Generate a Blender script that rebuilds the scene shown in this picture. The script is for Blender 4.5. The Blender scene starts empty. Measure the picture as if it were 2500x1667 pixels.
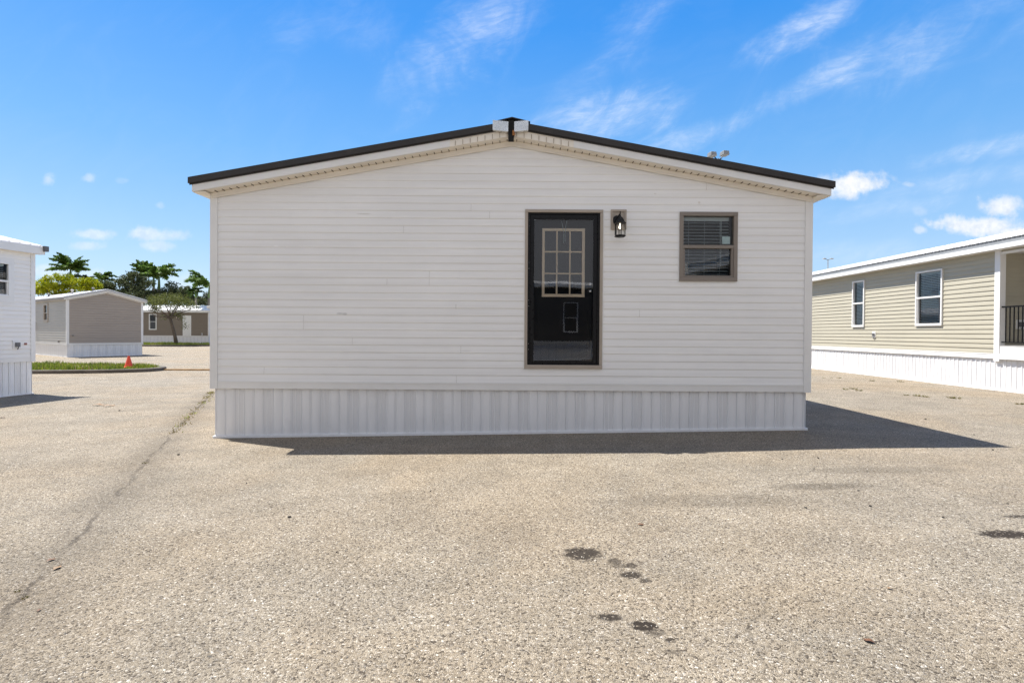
import bpy, math, random
from mathutils import Vector, Matrix
R = math.radians
SC = bpy.context.scene
CZ = 1.42            # eye height above the zero level of the lot

# ------------------------------------------------------------------ camera
cam = bpy.data.cameras.new('camera')
camo = bpy.data.objects.new('camera', cam)
SC.collection.objects.link(camo)
SC.camera = camo
cam.sensor_width = 36.0
cam.lens = 18.43
cam.clip_start = 0.05
cam.clip_end = 1500
PITCH = R(-0.5); ROLL = R(-0.37)
camo.matrix_world = Matrix.Translation((0, 0, CZ)) @ Matrix.Rotation(R(90) + PITCH, 4, 'X') @ Matrix.Rotation(-ROLL, 4, 'Z')
cam.shift_y = -10.3 / 2500
cam.shift_x = -3 / 2500

# ------------------------------------------------------------------ light
SUN_ELEV, SUN_ROT = R(61.3), R(-63.4)
sd = bpy.data.lights.new('sun', 'SUN')
sd.energy = 5.0
sd.angle = R(0.5)
sd.color = (1.0, 0.955, 0.88)
so = bpy.data.objects.new('sun', sd)
SC.collection.objects.link(so)
sv = Vector((math.sin(SUN_ROT) * math.cos(SUN_ELEV), math.cos(SUN_ROT) * math.cos(SUN_ELEV), math.sin(SUN_ELEV)))
so.rotation_euler = sv.to_track_quat('Z', 'Y').to_euler()
so.location = sv * 60
SC.view_settings.view_transform = 'Standard'
SC.view_settings.look = 'None'
SC.view_settings.gamma = 1
SC.view_settings.exposure = 0.95
SC.view_settings.use_curve_mapping = False
SC.cycles.use_adaptive_sampling = False
SC.cycles.use_denoising = True
SC.cycles.denoiser = 'OPENIMAGEDENOISE'
SC.cycles.denoising_input_passes = 'RGB_ALBEDO_NORMAL'
SC.cycles.denoising_prefilter = 'NONE'


# ------------------------------------------------------------------ node helper
class N:
    def __init__(s, nt):
        s.nt = nt

    def n(s, typ, **kw):
        x = s.nt.nodes.new(typ)
        for k, v in kw.items():
            setattr(x, k, v)
        return x

    def put(s, sock, v):
        if isinstance(v, bpy.types.NodeSocket):
            s.nt.links.new(v, sock)
        elif v is not None:
            if sock.type == 'RGBA' and hasattr(v, '__len__') and len(v) == 3:
                v = (*v, 1)
            sock.default_value = v

    def m(s, op, a, b=None, c=None, clamp=False):
        x = s.n('ShaderNodeMath', operation=op, use_clamp=clamp)
        s.put(x.inputs[0], a)
        if b is not None: s.put(x.inputs[1], b)
        if c is not None: s.put(x.inputs[2], c)
        return x.outputs[0]

    def mr(s, v, a, b, c=0.0, d=1.0, smooth=True):
        x = s.n('ShaderNodeMapRange', interpolation_type='SMOOTHSTEP' if smooth else 'LINEAR')
        s.put(x.inputs[0], v)
        for i, q in enumerate((a, b, c, d)): s.put(x.inputs[i + 1], q)
        return x.outputs[0]

    def mix(s, f, a, b, mode='MIX'):
        x = s.n('ShaderNodeMix', data_type='RGBA', blend_type=mode)
        s.put(x.inputs[0], f); s.put(x.inputs[6], a); s.put(x.inputs[7], b)
        return x.outputs[2]

    def noise(s, vec, scale, detail=3, rough=0.5, dist=0.0):
        x = s.n('ShaderNodeTexNoise')
        s.put(x.inputs['Vector'], vec)
        x.inputs['Scale'].default_value = scale
        x.inputs['Detail'].default_value = detail
        x.inputs['Roughness'].default_value = rough
        x.inputs['Distortion'].default_value = dist
        return x.outputs[0]

    def ramp(s, f, stops, interp='LINEAR'):
        x = s.n('ShaderNodeValToRGB')
        x.color_ramp.interpolation = interp
        e = x.color_ramp.elements
        e[0].position, e[0].color = stops[0][0], (*stops[0][1], 1)
        e[1].position, e[1].color = stops[1][0], (*stops[1][1], 1)
        for p, c in stops[2:]:
            q = e.new(p); q.color = (*c, 1)
        s.put(x.inputs[0], f)
        return x.outputs[0]

    def vscale(s, vec, sc):
        x = s.n('ShaderNodeMapping')
        s.put(x.inputs['Vector'], vec)
        x.inputs['Scale'].default_value = sc
        return x.outputs[0]


# ------------------------------------------------------------------ sky
wd = bpy.data.worlds.new('World')
SC.world = wd
wd.use_nodes = True
W = N(wd.node_tree)
sky = W.n('ShaderNodeTexSky', sky_type='NISHITA', sun_disc=False)
sky.sun_elevation = SUN_ELEV
sky.sun_rotation = SUN_ROT
sky.air_density = 1.0
sky.dust_density = 0.6
sky.ozone_density = 3.5
hs = W.n('ShaderNodeHueSaturation')
hs.inputs['Saturation'].default_value = 1.18
hs.inputs['Value'].default_value = 1.0
W.nt.links.new(sky.outputs[0], hs.inputs['Color'])
tc = W.n('ShaderNodeTexCoord')
sep = W.n('ShaderNodeSeparateXYZ')
W.nt.links.new(tc.outputs['Generated'], sep.inputs[0])
dx, dy, dz = sep.outputs
ysafe = W.m('MAXIMUM', dy, 0.02)
U = W.m('DIVIDE', dx, ysafe)
V = W.m('DIVIDE', dz, ysafe)
comb = W.n('ShaderNodeCombineXYZ')
W.put(comb.inputs[0], U); W.put(comb.inputs[1], V)
UV = comb.outputs[0]


def rotated(vec, ang, sx, sy):
    x = W.n('ShaderNodeMapping', vector_type='POINT')
    W.put(x.inputs['Vector'], vec)
    x.inputs['Rotation'].default_value = (0, 0, -ang)
    y = W.n('ShaderNodeMapping')
    W.nt.links.new(x.outputs[0], y.inputs['Vector'])
    y.inputs['Scale'].default_value = (sx, sy, 1)
    return y.outputs[0]


# fibrous noise for the cirrus, billowy noise for the small cumulus
fib1 = W.noise(rotated(UV, R(34), 2.2, 3.6), 2.6, 7, 0.62, 1.4)
fib2 = W.noise(rotated(UV, R(14), 3.5, 13), 5.5, 8, 0.68, 0.7)
fib = W.m('MULTIPLY', W.mr(fib1, 0.25, 0.75, .25, 1.0), W.mr(fib2, 0.34, 0.68, 0.42, 1.0))
big = W.noise(UV, 4.0, 7, 0.6, 0.5)
puff = W.noise(UV, 24, 6, 0.6, 0.15)
puff2 = W.noise(UV, 60, 5, 0.6)


def blob(u0, v0, a, b, ang):
    p = W.n('ShaderNodeMapping')
    W.put(p.inputs['Vector'], UV)
    p.inputs['Location'].default_value = (-u0, -v0, 0)
    q = rotated(p.outputs[0], ang, 1 / a, 1 / b)
    l = W.n('ShaderNodeVectorMath', operation='LENGTH')
    W.nt.links.new(q, l.inputs[0])
    return l.outputs['Value']


def px(x, y):
    return (x - 1253) / 1280, (812 - y) / 1280


cir = None
for (x, y, a, b, ang, s) in (
        (1150, 90, 215, 95, 38, .62), (1040, 170, 130, 60, 30, .30), (1470, 290, 190, 62, 14, .85), (1400, 250, 60, 120, -45, .15),
        (1700, 330, 150, 30, 20, .80), (1560, 60, 190, 60, 48, .38), (1960, 70, 170, 46, 28, .78),
        (2010, 185, 190, 38, 26, .85), (2190, 120, 260, 80, 14, .42), (2440, 350, 210, 26, 12, .66),
        (860, 70, 110, 80, -20, .22), (2330, 440, 260, 30, 10, .40), (2180, 500, 260, 26, 8, .35),
        (720, 90, 60, 50, 10, .20), (2380, 20, 200, 40, 12, .25), (2080, 610, 180, 30, 4, .35)):
    u0, v0 = px(x, y)
    r = blob(u0, v0, a / 1280, b / 1280, R(ang))
    r = W.m('ADD', r, W.m('MULTIPLY', W.m('SUBTRACT', big, 0.5), 1.7))
    r = W.m('ADD', r, W.m('MULTIPLY', W.m('SUBTRACT', 0.5, fib1), 1.2))
    k = W.m('MULTIPLY', W.mr(r, 1.3, 0.0), s)
    cir = k if cir is None else W.m('MAXIMUM', cir, k)
cir = W.m('MULTIPLY', cir, W.m('MULTIPLY_ADD', fib, 0.60, 0.05))
veil = W.m('MULTIPLY', W.mr(fib1, 0.4, 0.8), 0.03)
cir = W.m('ADD', cir, veil)
# faint milkiness low down
cir = W.m('ADD', cir, W.m('MULTIPLY', W.mr(dz, 0.22, 0.0), 0.06), clamp=True)
cum = None
for (x, y, a, b, s) in (
        (2075, 446, 92, 30, 1.0), (2010, 440, 40, 22, .7), (2215, 446, 16, 7, .5), (2385, 543, 120, 25, .95), (2440, 500, 62, 26, .9), (2480, 560, 70, 16, .9),
        (2245, 556, 18, 11, .8), (2240, 510, 20, 12, .3), (118, 446, 17, 17, .62), (218, 443, 18, 11, .55), (225, 578, 62, 14, .78), (375, 578, 78, 19, .85),
        (380, 606, 42, 17, .66), (215, 607, 42, 12, .62), (390, 508, 14, 10, .35), (130, 670, 70, 16, .55), (230, 678, 40, 16, .5),
        (460, 700, 60, 30, .45), (300, 448, 18, 8, .18)):
    u0, v0 = px(x, y)
    r = blob(u0, v0, a / 1280, b / 1280, 0)
    # flatter bases: stretch r below the centre
    r = W.m('ADD', r, W.m('MULTIPLY', W.m('SUBTRACT', puff, 0.5), 2.3))
    r = W.m('ADD', r, W.m('MULTIPLY', W.m('SUBTRACT', puff2, 0.5), 0.5))
    k = W.m('MULTIPLY', W.mr(r, 1.25, 0.3), s * (.95 if x > 1900 and s > .85 else .62))
    cum = k if cum is None else W.m('MAXIMUM', cum, k)
front = W.mr(dy, 0.05, 0.2)
cir = W.m('MULTIPLY', cir, front)
cum = W.m('MULTIPLY', cum, front)
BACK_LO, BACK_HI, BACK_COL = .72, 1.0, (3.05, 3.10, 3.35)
SKY_S = 0.115
CLOUD = 4.9
grad = W.ramp(dz, [(0, (2.7/5, 3.4/5, 4.2/5)), (.15, (1.7/5, 2.8/5, 4.2/5)), (.30, (.80/5, 2.15/5, 4.2/5)), (.5, (.14/5, 1.42/5, 4.15/5)), (1.0, (.10/5, .7/5, 2.6/5))])
gsc = W.n('ShaderNodeVectorMath', operation='SCALE'); W.put(gsc.inputs[0], grad); gsc.inputs['Scale'].default_value = 5.0
base_sky = W.mix(.80, hs.outputs[0], gsc.outputs[0])
c1 = W.mix(cir, base_sky, (CLOUD * .90, CLOUD * .96, CLOUD * 1.04))
cshade = W.ramp(puff2, [(.35, (.78, .83, .90)), (.62, (1, 1, 1))])
csc = W.n('ShaderNodeVectorMath', operation='SCALE'); W.put(csc.inputs[0], cshade); csc.inputs['Scale'].default_value = CLOUD * .98
c2 = W.mix(cum, c1, csc.outputs[0])
# unseen overcast added behind the photographer, to neutralise the light on the front wall
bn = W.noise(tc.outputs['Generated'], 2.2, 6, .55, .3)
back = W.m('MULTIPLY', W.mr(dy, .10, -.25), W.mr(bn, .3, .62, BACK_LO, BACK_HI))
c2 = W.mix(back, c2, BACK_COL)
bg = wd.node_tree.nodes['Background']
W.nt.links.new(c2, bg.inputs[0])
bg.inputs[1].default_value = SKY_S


# ------------------------------------------------------------------ ground height
def sstep(t):
    t = max(0.0, min(1.0, t))
    return t * t * (3 - 2 * t)


GP = [(-60, -.20), (-26, -.17), (-11.7, -.146), (-4.1, -.049), (4.1, .116), (11.4, .13), (60, .2)]


def zg(x, y):
    if x <= GP[0][0]: z = GP[0][1]
    elif x >= GP[-1][0]: z = GP[-1][1]
    else:
        for (x0, z0), (x1, z1) in zip(GP, GP[1:]):
            if x0 <= x <= x1:
                z = z0 + (z1 - z0) * (x - x0) / (x1 - x0)
                break
    return z + .15 * sstep((y - 38) / 18)


# ------------------------------------------------------------------ materials
MATS = {}


def principled(name):
    m = bpy.data.materials.new(name)
    m.use_nodes = True
    return m, N(m.node_tree), m.node_tree.nodes['Principled BSDF']


def mat(name, col, rough=.5, var=.06, scale=3.0, metal=0.0, bump=0.0, bscale=40, stretch=(1, 1, 1), dirt=None, spec=.5):
    if name in MATS: return MATS[name]
    m, g, b = principled(name)
    tc = g.n('ShaderNodeTexCoord')
    v = g.vscale(tc.outputs['Object'], stretch)
    nz = g.noise(v, scale, 5, .6)
    f = g.mr(nz, .3, .7, 1 - var, 1 + var)
    cc = g.n('ShaderNodeCombineXYZ')
    for i in range(3): g.put(cc.inputs[i], f)
    c = g.mix(1.0, col, cc.outputs[0], 'MULTIPLY')
    if dirt:
        dn = g.noise(tc.outputs['Object'], dirt[2], 6, .7)
        c = g.mix(g.m('MULTIPLY', g.mr(dn, .56, .8), dirt[1]), c, dirt[0])
    g.put(b.inputs['Base Color'], c)
    rn = g.mr(g.noise(tc.outputs['Object'], scale * 4, 3), .3, .7, rough - .06, rough + .06)
    g.put(b.inputs['Roughness'], rn)
    b.inputs['Metallic'].default_value = metal
    b.inputs['Specular IOR Level'].default_value = spec
    if bump:
        bp = g.n('ShaderNodeBump')
        bp.inputs['Strength'].default_value = 1
        bp.inputs['Distance'].default_value = bump
        g.put(bp.inputs['Height'], g.noise(v, bscale, 4))
        g.put(b.inputs['Normal'], bp.outputs[0])
    MATS[name] = m
    return m


def siding_mat(name, col, marks=False):
    if name in MATS: return MATS[name]
    m, g, b = principled(name)
    tc = g.n('ShaderNodeTexCoord')
    o = tc.outputs['Object']
    # each course has a slightly different tone, streaks run along it
    st = g.noise(g.vscale(o, (.55, .55, 19.6)), 1.0, 3, .5)
    bl = g.noise(o, .8, 4, .6)
    f = g.m('MULTIPLY', g.mr(st, .3, .7, .965, 1.025), g.mr(bl, .3, .7, .97, 1.02))
    cc = g.n('ShaderNodeCombineXYZ')
    for i in range(3): g.put(cc.inputs[i], f)
    c = g.mix(1.0, col, cc.outputs[0], 'MULTIPLY')
    # thin grime
    gr = g.noise(g.vscale(o, (1, 1, 6)), 5, 7, .75)
    c = g.mix(g.m('MULTIPLY', g.mr(gr, .62, .85), .35), c, (.42, .38, .31))
    if marks:
        s = g.n('ShaderNodeSeparateXYZ'); g.put(s.inputs[0], o)
        for (mx, mz, a, bb, k, dk) in ((-2.33, 1.43 + .235, .05, .012, .45, (.3, .3, .32)), (-2.26, CZ + .24, .035, .02, .4, (.28, .28, .3)), (-3.2, CZ + 1.16, .03, .008, .5, (.95, .95, .97)),
                                       (-3.05, CZ + 1.15, .02, .006, .4, (.95, .95, .97)), (-.75, CZ + .35, .01, .04, .3, (.4, .4, .4)), (-2.0, CZ + 1.60, .11, .007, .4, (.4, .37, .3)),
                                       (2.55, CZ + 1.78, .02, .02, .35, (.5, .42, .33)), (1.95, CZ + 1.9, .02, .01, .3, (.45, .36, .3)), (-.6, CZ - .25, .08, .005, .35, (.4, .4, .4))):
            r = g.m('ADD', g.m('POWER', g.m('DIVIDE', g.m('ABSOLUTE', g.m('SUBTRACT', s.outputs[0], mx)), a), 2.0),
                    g.m('POWER', g.m('DIVIDE', g.m('ABSOLUTE', g.m('SUBTRACT', s.outputs[2], mz)), bb), 2.0))
            r = g.m('ADD', r, g.m('MULTIPLY', g.m('SUBTRACT', gr, .5), 3.0))
            c = g.mix(g.m('MULTIPLY', g.mr(r, 1.2, .2), k), c, dk)
    g.put(b.inputs['Base Color'], c)
    b.inputs['Roughness'].default_value = .5
    b.inputs['Specular IOR Level'].default_value = .35
    bp = g.n('ShaderNodeBump')
    bp.inputs['Strength'].default_value = 1
    bp.inputs['Distance'].default_value = .006
    wob = g.noise(g.vscale(o, (1.6, 1.6, 2.6)), 1.3, 2, .4)
    g.put(bp.inputs['Height'], wob)
    bp2 = g.n('ShaderNodeBump')
    bp2.inputs['Distance'].default_value = .0005
    g.put(bp2.inputs['Height'], g.noise(g.vscale(o, (9, 9, 120)), 3, 3))
    g.put(bp2.inputs['Normal'], bp.outputs[0])
    g.put(b.inputs['Normal'], bp2.outputs[0])
    MATS[name] = m
    return m


def glass_mat(name, tint=(.8, .86, .86), ior=1.7, wave=.0012):
    if name in MATS: return MATS[name]
    m = bpy.data.materials.new(name); m.use_nodes = True
    g = N(m.node_tree)
    m.node_tree.nodes.remove(m.node_tree.nodes['Principled BSDF'])
    out = m.node_tree.nodes['Material Output']
    tr = g.n('ShaderNodeBsdfTransparent'); g.put(tr.inputs[0], tint)
    gl = g.n('ShaderNodeBsdfGlossy'); gl.inputs['Roughness'].default_value = 0.0
    g.put(gl.inputs['Color'], (1, 1, 1))
    fr = g.n('ShaderNodeFresnel'); fr.inputs['IOR'].default_value = ior
    tc = g.n('ShaderNodeTexCoord')
    bp = g.n('ShaderNodeBump'); bp.inputs['Distance'].default_value = wave
    g.put(bp.inputs['Height'], g.noise(g.vscale(tc.outputs['Object'], (2, 2, 3)), 1.2, 2, .3))
    g.put(gl.inputs['Normal'], bp.outputs[0])
    mx = g.n('ShaderNodeMixShader')
    g.put(mx.inputs[0], fr.outputs[0]); g.nt.links.new(tr.outputs[0], mx.inputs[1]); g.nt.links.new(gl.outputs[0], mx.inputs[2])
    g.nt.links.new(mx.outputs[0], out.inputs[0])
    MATS[name] = m
    return m


def perf_mat(name, col):
    """vented skirting panel: rows of punched dots"""
    m, g, b = principled(name)
    tc = g.n('ShaderNodeTexCoord')
    s = g.n('ShaderNodeSeparateXYZ'); g.put(s.inputs[0], tc.outputs['Object'])
    a = g.m('ADD', s.outputs[0], s.outputs[1])
    p = 2 * math.pi / .011
    w = g.m('MULTIPLY', g.m('SINE', g.m('MULTIPLY', g.m('ADD', a, s.outputs[2]), p)), g.m('SINE', g.m('MULTIPLY', g.m('SUBTRACT', a, s.outputs[2]), p)))
    k = g.mr(w, .25, .6)
    g.put(b.inputs['Base Color'], g.mix(g.m('MULTIPLY', k, .26), col, (.08, .08, .09)))
    b.inputs['Roughness'].default_value = .5
    return m


def ground_mat():
    m, g, b = principled('chip_seal_asphalt')
    geo = g.n('ShaderNodeNewGeometry')
    P = geo.outputs['Position']
    s = g.n('ShaderNodeSeparateXYZ'); g.put(s.inputs[0], P)
    X, Y = s.outputs[0], s.outputs[1]
    flat = g.n('ShaderNodeCombineXYZ'); g.put(flat.inputs[0], X); g.put(flat.inputs[1], Y)
    F = flat.outputs[0]
    wv = g.n('ShaderNodeTexNoise'); g.put(wv.inputs['Vector'], F); wv.inputs['Scale'].default_value = 90; wv.inputs['Detail'].default_value = 2
    wrp = g.n('ShaderNodeVectorMath', operation='MULTIPLY_ADD')
    g.nt.links.new(wv.outputs['Color'], wrp.inputs[0]); wrp.inputs[1].default_value = (.006, .006, 0); g.nt.links.new(F, wrp.inputs[2])
    FW = wrp.outputs[0]

    def vor(scale, feat='F1', vec=None):
        v = g.n('ShaderNodeTexVoronoi', feature=feat, voronoi_dimensions='2D')
        g.put(v.inputs['Vector'], vec or FW); v.inputs['Scale'].default_value = scale
        return v
    v1 = vor(108); v2 = vor(215); ve = vor(108, 'DISTANCE_TO_EDGE')

    def rnd(v):
        q = g.n('ShaderNodeSeparateColor'); g.put(q.inputs[0], v.outputs['Color'])
        return q.outputs
    r1 = rnd(v1); r2 = rnd(v2)
    pal = [(0, (.085, .072, .058)), (.12, (.17, .148, .118)), (.28, (.265, .232, .182)), (.52, (.315, .28, .225)), (.70, (.25, .23, .20)),
           (.80, (.37, .335, .275)), (.93, (.47, .44, .39)), (.985, (.62, .60, .55))]
    big_ = g.ramp(r1[0], pal, 'CONSTANT')
    small_ = g.ramp(r2[0], pal, 'CONSTANT')
    c = g.mix(g.m('GREATER_THAN', r1[1], .55), big_, small_)
    c = g.mix(1.0, c, (.945, .925, .90), 'MULTIPLY')
    # soft tonal areas: warmer / greyer / worn
    n1 = g.noise(F, .35, 5, .6, .5)
    n2 = g.noise(F, 1.6, 6, .65, .3)
    n3 = g.noise(g.vscale(F, (.5, 1.6, 1)), .9, 5, .6)
    c = g.mix(g.mr(n1, .35, .68), c, g.mix(1.0, c, (1.05, .98, .89), 'MULTIPLY'))
    f = g.m('MULTIPLY', g.mr(n2, .3, .72, .87, 1.09), g.mr(n3, .3, .7, .94, 1.06))
    cc = g.n('ShaderNodeCombineXYZ')
    for i in range(3): g.put(cc.inputs[i], f)
    c = g.mix(1.0, c, cc.outputs[0], 'MULTIPLY')
    # worn, dirt-filled joint between two paving passes on the left
    cur = g.n('ShaderNodeFloatCurve')
    ys = g.m('DIVIDE', Y, 20.0, clamp=True)
    g.put(cur.inputs['Value'], ys)
    cv = cur.mapping.curves[0]
    pts = [(0, -1.6), (2.6, -2.52), (3.4, -2.92), (4.83, -3.6), (7.5, -4.87), (12.5, -7.2), (20, -10.7)]
    while len(cv.points) < len(pts): cv.points.new(.5, .5)
    for p, (yy, xx) in zip(cv.points, pts):
        p.location = (yy / 20, -xx / 12); p.handle_type = 'AUTO'
    cur.mapping.update()
    lx = g.m('MULTIPLY', cur.outputs[0], -12.0)
    wig = g.m('MULTIPLY', g.m('SUBTRACT', g.noise(F, 2.5, 6, .7), .5), .30)
    dl = g.m('ABSOLUTE', g.m('ADD', g.m('SUBTRACT', X, lx), wig))
    along = g.m('MULTIPLY', g.mr(Y, 14.0, 11.0), g.mr(g.noise(F, 1.1, 4, .6), .25, .55, .35, 1.0))
    speck = g.mr(g.noise(F, 55, 4, .7), .38, .62)
    band = g.m('MULTIPLY', g.mr(dl, .52, .0), along)
    c = g.mix(g.m('MULTIPLY', g.m('MULTIPLY', band, .50), g.m('MULTIPLY_ADD', speck, .6, .4)), c, (.085, .07, .054))
    core = g.m('MULTIPLY', g.m('MULTIPLY', g.mr(dl, .032, .006), g.mr(Y, 14.0, 11.0)), g.m('MULTIPLY', g.mr(g.noise(F, 4, 5, .65), .38, .58), g.mr(g.noise(F, 60, 3, .6), .32, .5)))
    c = g.mix(g.m('MULTIPLY', core, .62), c, (.05, .04, .032))
    # hairline cracks
    wv2 = g.n('ShaderNodeTexNoise'); g.put(wv2.inputs['Vector'], F); wv2.inputs['Scale'].default_value = 1.3; wv2.inputs['Detail'].default_value = 6
    wr2 = g.n('ShaderNodeVectorMath', operation='MULTIPLY_ADD')
    g.nt.links.new(wv2.outputs['Color'], wr2.inputs[0]); wr2.inputs[1].default_value = (.9, .9, 0); g.nt.links.new(F, wr2.inputs[2])
    ce = vor(.30, 'DISTANCE_TO_EDGE', wr2.outputs[0])
    crack = g.m('MULTIPLY', g.mr(ce.outputs['Distance'], .0045, .0012), g.mr(g.noise(F, .45, 3, .5), .42, .6))
    c = g.mix(g.m('MULTIPLY', crack, .32), c, (.05, .043, .035))
    # oil spots
    for (x, y, a, bb, k) in ((.44, 3.265, .125, .10, .85), (.62, 3.155, .045, .045, .7), (.645, 3.09, .05, .03, .5), (.705, 3.09, .04, .04, .7), (.68, 2.97, .065, .045, .85), (.745, 2.90, .035, .03, .7),
                             (.475, 2.53, .062, .032, .85), (.625, 2.455, .065, .045, .95), (.66, 2.40, .05, .03, .5), (.715, 2.34, .025, .018, .8), (.70, 2.25, .05, .02, .4),
                             (3.30, 3.48, .20, .075, .9), (3.72, 3.8, .14, .035, .8), (1.05, 3.62, .05, .02, .35), (-3.9, 12.0, .2, .1, .3), (2.7, 4.6, .5, .10, .32), (1.6, 4.25, .9, .16, .22), (3.6, 5.1, .8, .12, .2)):
        r = g.m('ADD', g.m('POWER', g.m('ABSOLUTE', g.m('DIVIDE', g.m('SUBTRACT', X, x), a)), 2.0), g.m('POWER', g.m('ABSOLUTE', g.m('DIVIDE', g.m('SUBTRACT', Y, y), bb)), 2.0))
        r = g.m('ADD', r, g.m('MULTIPLY', g.m('SUBTRACT', g.noise(F, 26, 4, .75), .5), 2.6))
        k2 = g.m('MULTIPLY', g.mr(r, 1.35, .45), k)
        k2 = g.m('MULTIPLY', k2, g.mr(r1[2], .9, .93, 1.0, .25))
        c = g.mix(g.m('MULTIPLY', k2, 1.1, clamp=True), c, (.030, .023, .017))
    g.put(b.inputs['Base Color'], c)
    b.inputs['Roughness'].default_value = .85
    b.inputs['Specular IOR Level'].default_value = .25
    h = g.m('ADD', g.m('MULTIPLY', g.mr(ve.outputs['Distance'], 0, .3), .7), g.m('MULTIPLY', r1[0], .45))
    h = g.m('ADD', h, g.m('MULTIPLY', g.mr(v2.outputs['Distance'], .6, 0), .35))
    h = g.m('SUBTRACT', h, g.m('MULTIPLY', core, 2.0))
    bp = g.n('ShaderNodeBump'); bp.inputs['Strength'].default_value = .85; bp.inputs['Distance'].default_value = .0042
    g.put(bp.inputs['Height'], h)
    g.put(b.inputs['Normal'], bp.outputs[0])
    return m


def leaf_mat(name, c0, c1, scale=1.0, trans=.25):
    if name in MATS: return MATS[name]
    m, g, b = principled(name)
    geo = g.n('ShaderNodeNewGeometry')
    tc = g.n('ShaderNodeTexCoord')
    nz = g.noise(tc.outputs['Object'], scale, 3, .6)
    f = g.m('ADD', g.m('MULTIPLY', nz, .6), g.m('MULTIPLY', geo.outputs['Random Per Island'], .4))
    c = g.mix(g.mr(f, .3, .7), c0, c1)
    g.put(b.inputs['Base Color'], c)
    b.inputs['Roughness'].default_value = .55
    b.inputs['Specular IOR Level'].default_value = .3
    tl = g.n('ShaderNodeBsdfTranslucent'); g.put(tl.inputs[0], c)
    mx = g.n('ShaderNodeMixShader'); mx.inputs[0].default_value = trans
    out = m.node_tree.nodes['Material Output']
    g.nt.links.new(b.outputs[0], mx.inputs[1]); g.nt.links.new(tl.outputs[0], mx.inputs[2])
    g.nt.links.new(mx.outputs[0], out.inputs[0])
    MATS[name] = m
    return m


VINYL = siding_mat('white_vinyl_siding', (.80, .80, .80), marks=True)
VINYL2 = siding_mat('white_vinyl_siding_plain', (.80, .79, .775))
BEIGE = siding_mat('beige_vinyl_siding', (.41, .383, .305))
TAUPE = siding_mat('taupe_vinyl_siding', (.36, .315, .275))
LIGHTGREY = siding_mat('light_grey_vinyl_siding', (.40, .385, .36))
BROWN = siding_mat('brown_vinyl_siding', (.21, .175, .14))
SLATE = siding_mat('slate_vinyl_siding', (.12, .13, .14))
CHAR = siding_mat('charcoal_vinyl_siding', (.04, .037, .033))
WHITE = mat('white_trim_vinyl', (.74, .74, .735), .45, .03, 2)
SKIRT = mat('white_skirting_vinyl', (.77, .775, .79), .5, .03, 1.5, stretch=(6, 6, 1), dirt=((.4, .36, .3), .15, 3))
SKIRTV = perf_mat('vented_skirting_vinyl', (.74, .745, .76))
SOFFIT = mat('cream_soffit_vinyl', (.80, .75, .67), .5, .03, 2)
DARKM = mat('dark_bronze_roof_metal', (.034, .030, .028), .42, spec=.3, var=.12, scale=3, metal=.0, dirt=((.12, .11, .1), .2, 4))
WROOF = mat('white_roof_metal', (.86, .86, .87), .35, .03, 1)
GALV = mat('galvanised_steel', (.66, .68, .70), .3, .12, 5, metal=.9, bump=.004, bscale=5)
FRAMET = mat('taupe_window_frame', (.21, .18, .155), .45, .04, 3)
FRAMET2 = mat('taupe_door_trim', (.36, .31, .26), .45, .05, 3)
TAN = mat('tan_lite_frame', (.95, .79, .58), .45, .04, 3)
BLACK = mat('black_painted_metal', (.010, .010, .011), .32, .1, 6, spec=.18)
BLACKD = mat('black_door_panel', (.012, .012, .013), .45, .1, 3, spec=.12)
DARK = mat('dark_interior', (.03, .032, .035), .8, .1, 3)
BLIND = mat('white_blind_vinyl', (.82, .84, .85), .5, .03, 4)
STEEL = mat('satin_nickel', (.7, .7, .7), .25, .05, 5, metal=1)
GREYB = mat('grey_plastic', (.11, .11, .115), .5, .08, 8)
BOXG = mat('weathered_grey_metal', (.36, .35, .34), .5, .2, 9, bump=.002)
STICK = mat('pale_paper_sticker', (.72, .80, .80), .6, .03, 30)
BROWNRED = mat('brown_red_label', (.25, .09, .07), .5, .05, 30)
GLASS = glass_mat('window_glass', ior=1.52)
GLASSL = glass_mat('window_glass_lower', ior=1.72)
STORMG = glass_mat('storm_door_glass', (.93, .94, .95), 1.66, .0003)
CLEARG = glass_mat('lantern_glass', (.97, .97, .97), 1.2, 0.0002)


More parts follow.
